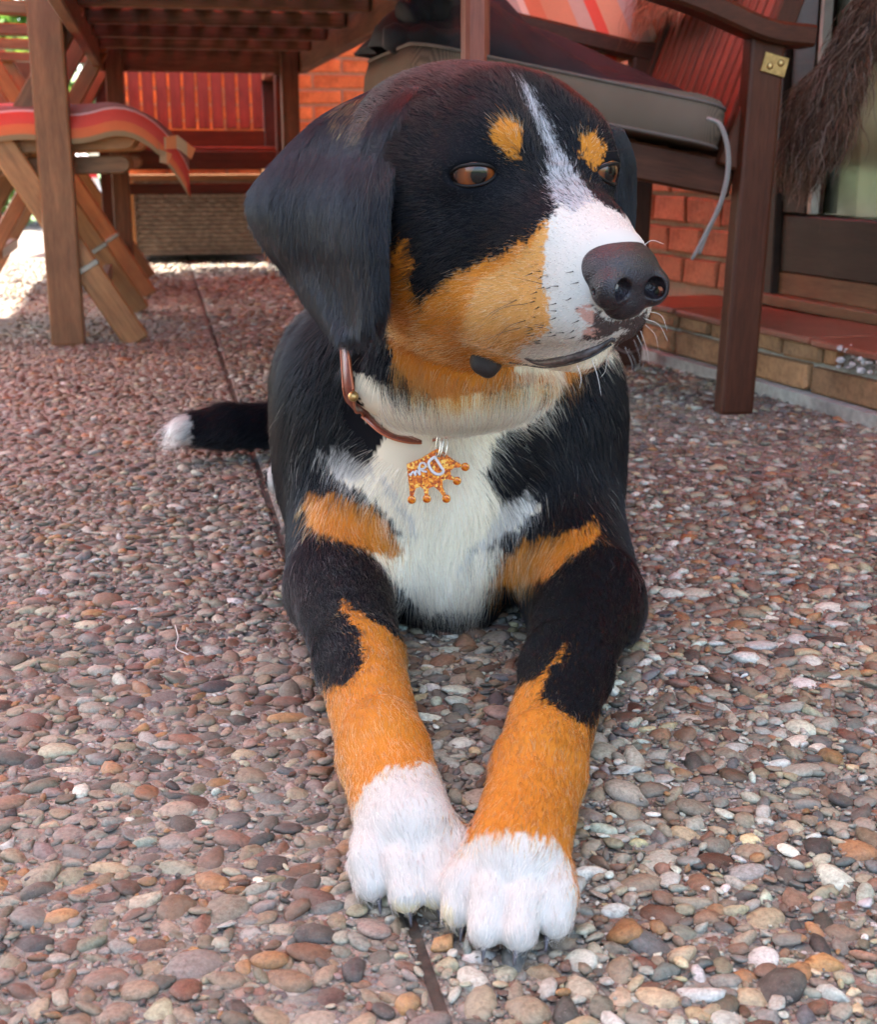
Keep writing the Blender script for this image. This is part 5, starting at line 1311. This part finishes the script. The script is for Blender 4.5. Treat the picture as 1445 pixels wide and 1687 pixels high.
        hair('fur', X, N, fl, np.full(n, .010 if mm == 9 else .008), C, fm, ear, lift=.17, rad=.00013, clump=.45, cell=.005)
    # claws
    MCL = plain('claw_horn', (.06, .05, .055), .3, var=.5, scale=60)
    for (E, W, Pw) in ((LE, LW, LP), (RE, RW, RP)):
        dr = (Pw - W); dr.z = 0; dr.normalize(); sd = V3((-dr.y, dr.x, 0)); sd = -sd if sd.x < 0 else sd
        for o_, ln in ((-.0235, .030), (-.0085, .046), (.0085, .046), (.0235, .030)):
            b = Pw + sd * o_ + dr * (ln + .001); b.z = .0105
            pts = [b, b + dr * .008 + V3((0, 0, -.002)), b + dr * .0135 + V3((0, 0, -.0075))]
            put(bpy.data.objects.new('claw', tubemesh('claw', catmull(pts, 4), [.0032 - .0027 * i / 8 for i in range(9)], MCL, 8)), d)
    # sparse light belly fringe hanging below the chest is part of the fur
def VIS_COLLAR(): return [surf(x, y, o) for x, y, o in ((575, 640, .013), (594, 674, .015), (628, 708, .016), (664, 723, .013))]
def build_collar():
    MLEA = plain('red_brown_leather', (.17, .035, .018), .38, (.4, .001), scale=220, var=.3)
    MSTI = plain('orange_stitch', (.42, .12, .05), .6)
    col = thing('collar', tuple(surf(640, 715, .02)), 'narrow red brown leather collar round the dog\'s neck, half hidden in fur', 'collar')
    vis = VIS_COLLAR()
    rest = [surf(x, y, o) for x, y, o in ((720, 722, -.004), (800, 700, -.016), (860, 670, -.020), (900, 630, -.024))]
    
    back = [Vector((.10, 1.18, .37)), Vector((.03, 1.24, .40)), Vector((-.04, 1.22, .385)), Vector((-.078, 1.15, .345))]
    loop = vis + rest + back; n = len(loop); q = [loop[-1]] + loop + [loop[0], loop[1]]; c = []
    for i in range(1, n + 1):
        for k in range(8):
            t = k / 8; a, b, e, f = q[i - 1], q[i], q[i + 1], q[(i + 2)]
            c.append(.5 * ((2 * b) + (e - a) * t + (2 * a - 5 * b + 4 * e - f) * t * t + (3 * b - a - 3 * e + f) * t ** 3))
    V = []; F = []; m = len(c); cen = sum(c, Vector()) / m
    Vs = []
    for i, p in enumerate(c):
        t = (c[(i + 1) % m] - c[i - 1]).normalized(); out = (p - cen); out -= t * out.dot(t); out.normalize(); w = t.cross(out).normalized()
        w = (w + out * .9 * (1 if w.z > 0 else -1) * 0).normalized()
        for a, b in ((-1, 0), (-.8, 1), (.8, 1), (1, 0), (.8, -1), (-.8, -1)): V.append(p + w * .0052 * a + out * .0016 * b)
        Vs.append((p + w * .0049 + out * .0012, p - w * .0049 + out * .0012))
    for i in range(m):
        for k in range(6): F.append((i * 6 + k, i * 6 + (k + 1) % 6, ((i + 1) % m) * 6 + (k + 1) % 6, ((i + 1) % m) * 6 + k))
    put(bpy.data.objects.new('strap', newmesh('strap', V, F, MLEA, True)), col)
    for e in (0, 1): put(bpy.data.objects.new('edge_stitching', tubemesh('edge_stitching', [v[e] for v in Vs] + [Vs[0][e]], .0009, MSTI, 6, False)), col)
    bm = bmesh.new(); bmesh.ops.create_uvsphere(bm, u_segments=14, v_segments=10, radius=.0042)
    from_bm('rivet', bm, MBRASS, col, Matrix.Translation(surf(582, 653, .0165)), True)
    # crown pendant
    Dp = surf(715, 780, 0).y - .030
    def Z(x, y, off=0.0): return P(560 + x * .2076, 680 + y * .2076, Dp - off - (y - 500) * .00001)
    pen = thing('crown_pendant', tuple(Z(700, 450)), 'upside down orange glitter crown pendant with white lettering hanging on the chest', 'pendant')
    m = NT('orange_glitter'); v = m.coord(); vo = m.n.new('ShaderNodeTexVoronoi'); vo.inputs['Scale'].default_value = 560; m.link(v, vo.inputs['Vector']); s3 = m.n.new('ShaderNodeSeparateColor'); m.link(vo.outputs['Color'], s3.inputs[0])
    m.color(m.ramp(s3.outputs[0], [(0, (.28, .035, .004)), (.35, (.60, .10, .006)), (.6, (.80, .20, .01)), (.82, (.92, .36, .03)), (.95, (1.0, .62, .14))])); m.b.inputs['Metallic'].default_value = .1
    m.b.inputs['Roughness'].default_value = .3; m.b.inputs['Specular IOR Level'].default_value = .3; m.b.inputs['Coat Weight'].default_value = .4; m.b.inputs['Coat Roughness'].default_value = .04
    m.bump(s3.outputs[1], .12, .0006)
    out = [(530, 405), (640, 362), (715, 315), (768, 282), (800, 284), (858, 338), (905, 372), (968, 408), (955, 428), (905, 432), (878, 455), (880, 492), (908, 512), (893, 530), (850, 520), (815, 535), (818, 590), (845, 650), (818, 655), (785, 612), (745, 580), (708, 592), (702, 650), (672, 650), (665, 600), (640, 582), (605, 592), (582, 655), (556, 655), (552, 600), (540, 500)]
    bm = bmesh.new(); vv_ = [bm.verts.new(Z(x, y)) for x, y in out]; f = bm.faces.new(vv_); r_ = bmesh.ops.extrude_face_region(bm, geom=[f])
    bmesh.ops.translate(bm, verts=[e for e in r_['geom'] if isinstance(e, bmesh.types.BMVert)], vec=(0, -.0028, 0)); bmesh.ops.recalc_face_normals(bm, faces=bm.faces)
    bmesh.ops.triangulate(bm, faces=[f_ for f_ in bm.faces if len(f_.verts) > 4])
    from_bm('crown', bm, m.m, pen)
    for x, y in ((995, 430), (930, 541), (845, 682), (690, 682), (570, 690)):
        bm = bmesh.new(); bmesh.ops.create_uvsphere(bm, u_segments=20, v_segments=12, radius=.0037)
        from_bm('bead', bm, m.m, pen, Matrix.Translation(Z(x, y, .0015)) @ Matrix.Diagonal((1, .45, 1, 1)), True)
    MWL = plain('white_lettering', (.82, .76, .78), .4)
    lt = (('letter', [(748, 345), (775, 385), (800, 425), (822, 462), (795, 488), (752, 480), (716, 440), (704, 400), (722, 372), (752, 350)], .0013),
          ('letter', [(690, 468), (655, 462), (632, 436), (638, 405), (664, 398), (682, 420), (668, 442), (640, 448)], .0009),
          ('letter', [(622, 432), (632, 465), (634, 492), (612, 462), (600, 470), (600, 498), (584, 468), (570, 478), (562, 494), (548, 484)], .0009))
    for nm_, pts, r_ in lt:
        put(bpy.data.objects.new(nm_, tubemesh(nm_, catmull([Z(x, y, .0038) for x, y in pts], 4), r_, MWL, 6)), pen)
    MR = plain('ring_metal', (.70, .62, .52), .25, metal=.9)
    for x in (783, 800, 838):
        c0 = Z(x, 245, .002); pts = [c0 + Vector((.0020 * math.cos(a) , .004 * math.sin(a), .0105 * math.sin(a + .6))) for a in np.linspace(0, 2 * math.pi, 25)]
        put(bpy.data.objects.new('split_ring', tubemesh('split_ring', pts, .0007, MR, 6, False)), pen)
dog, kd, SLl, fm, skin = build_dog(N_FUR)
face_parts(dog, fm)
build_collar()
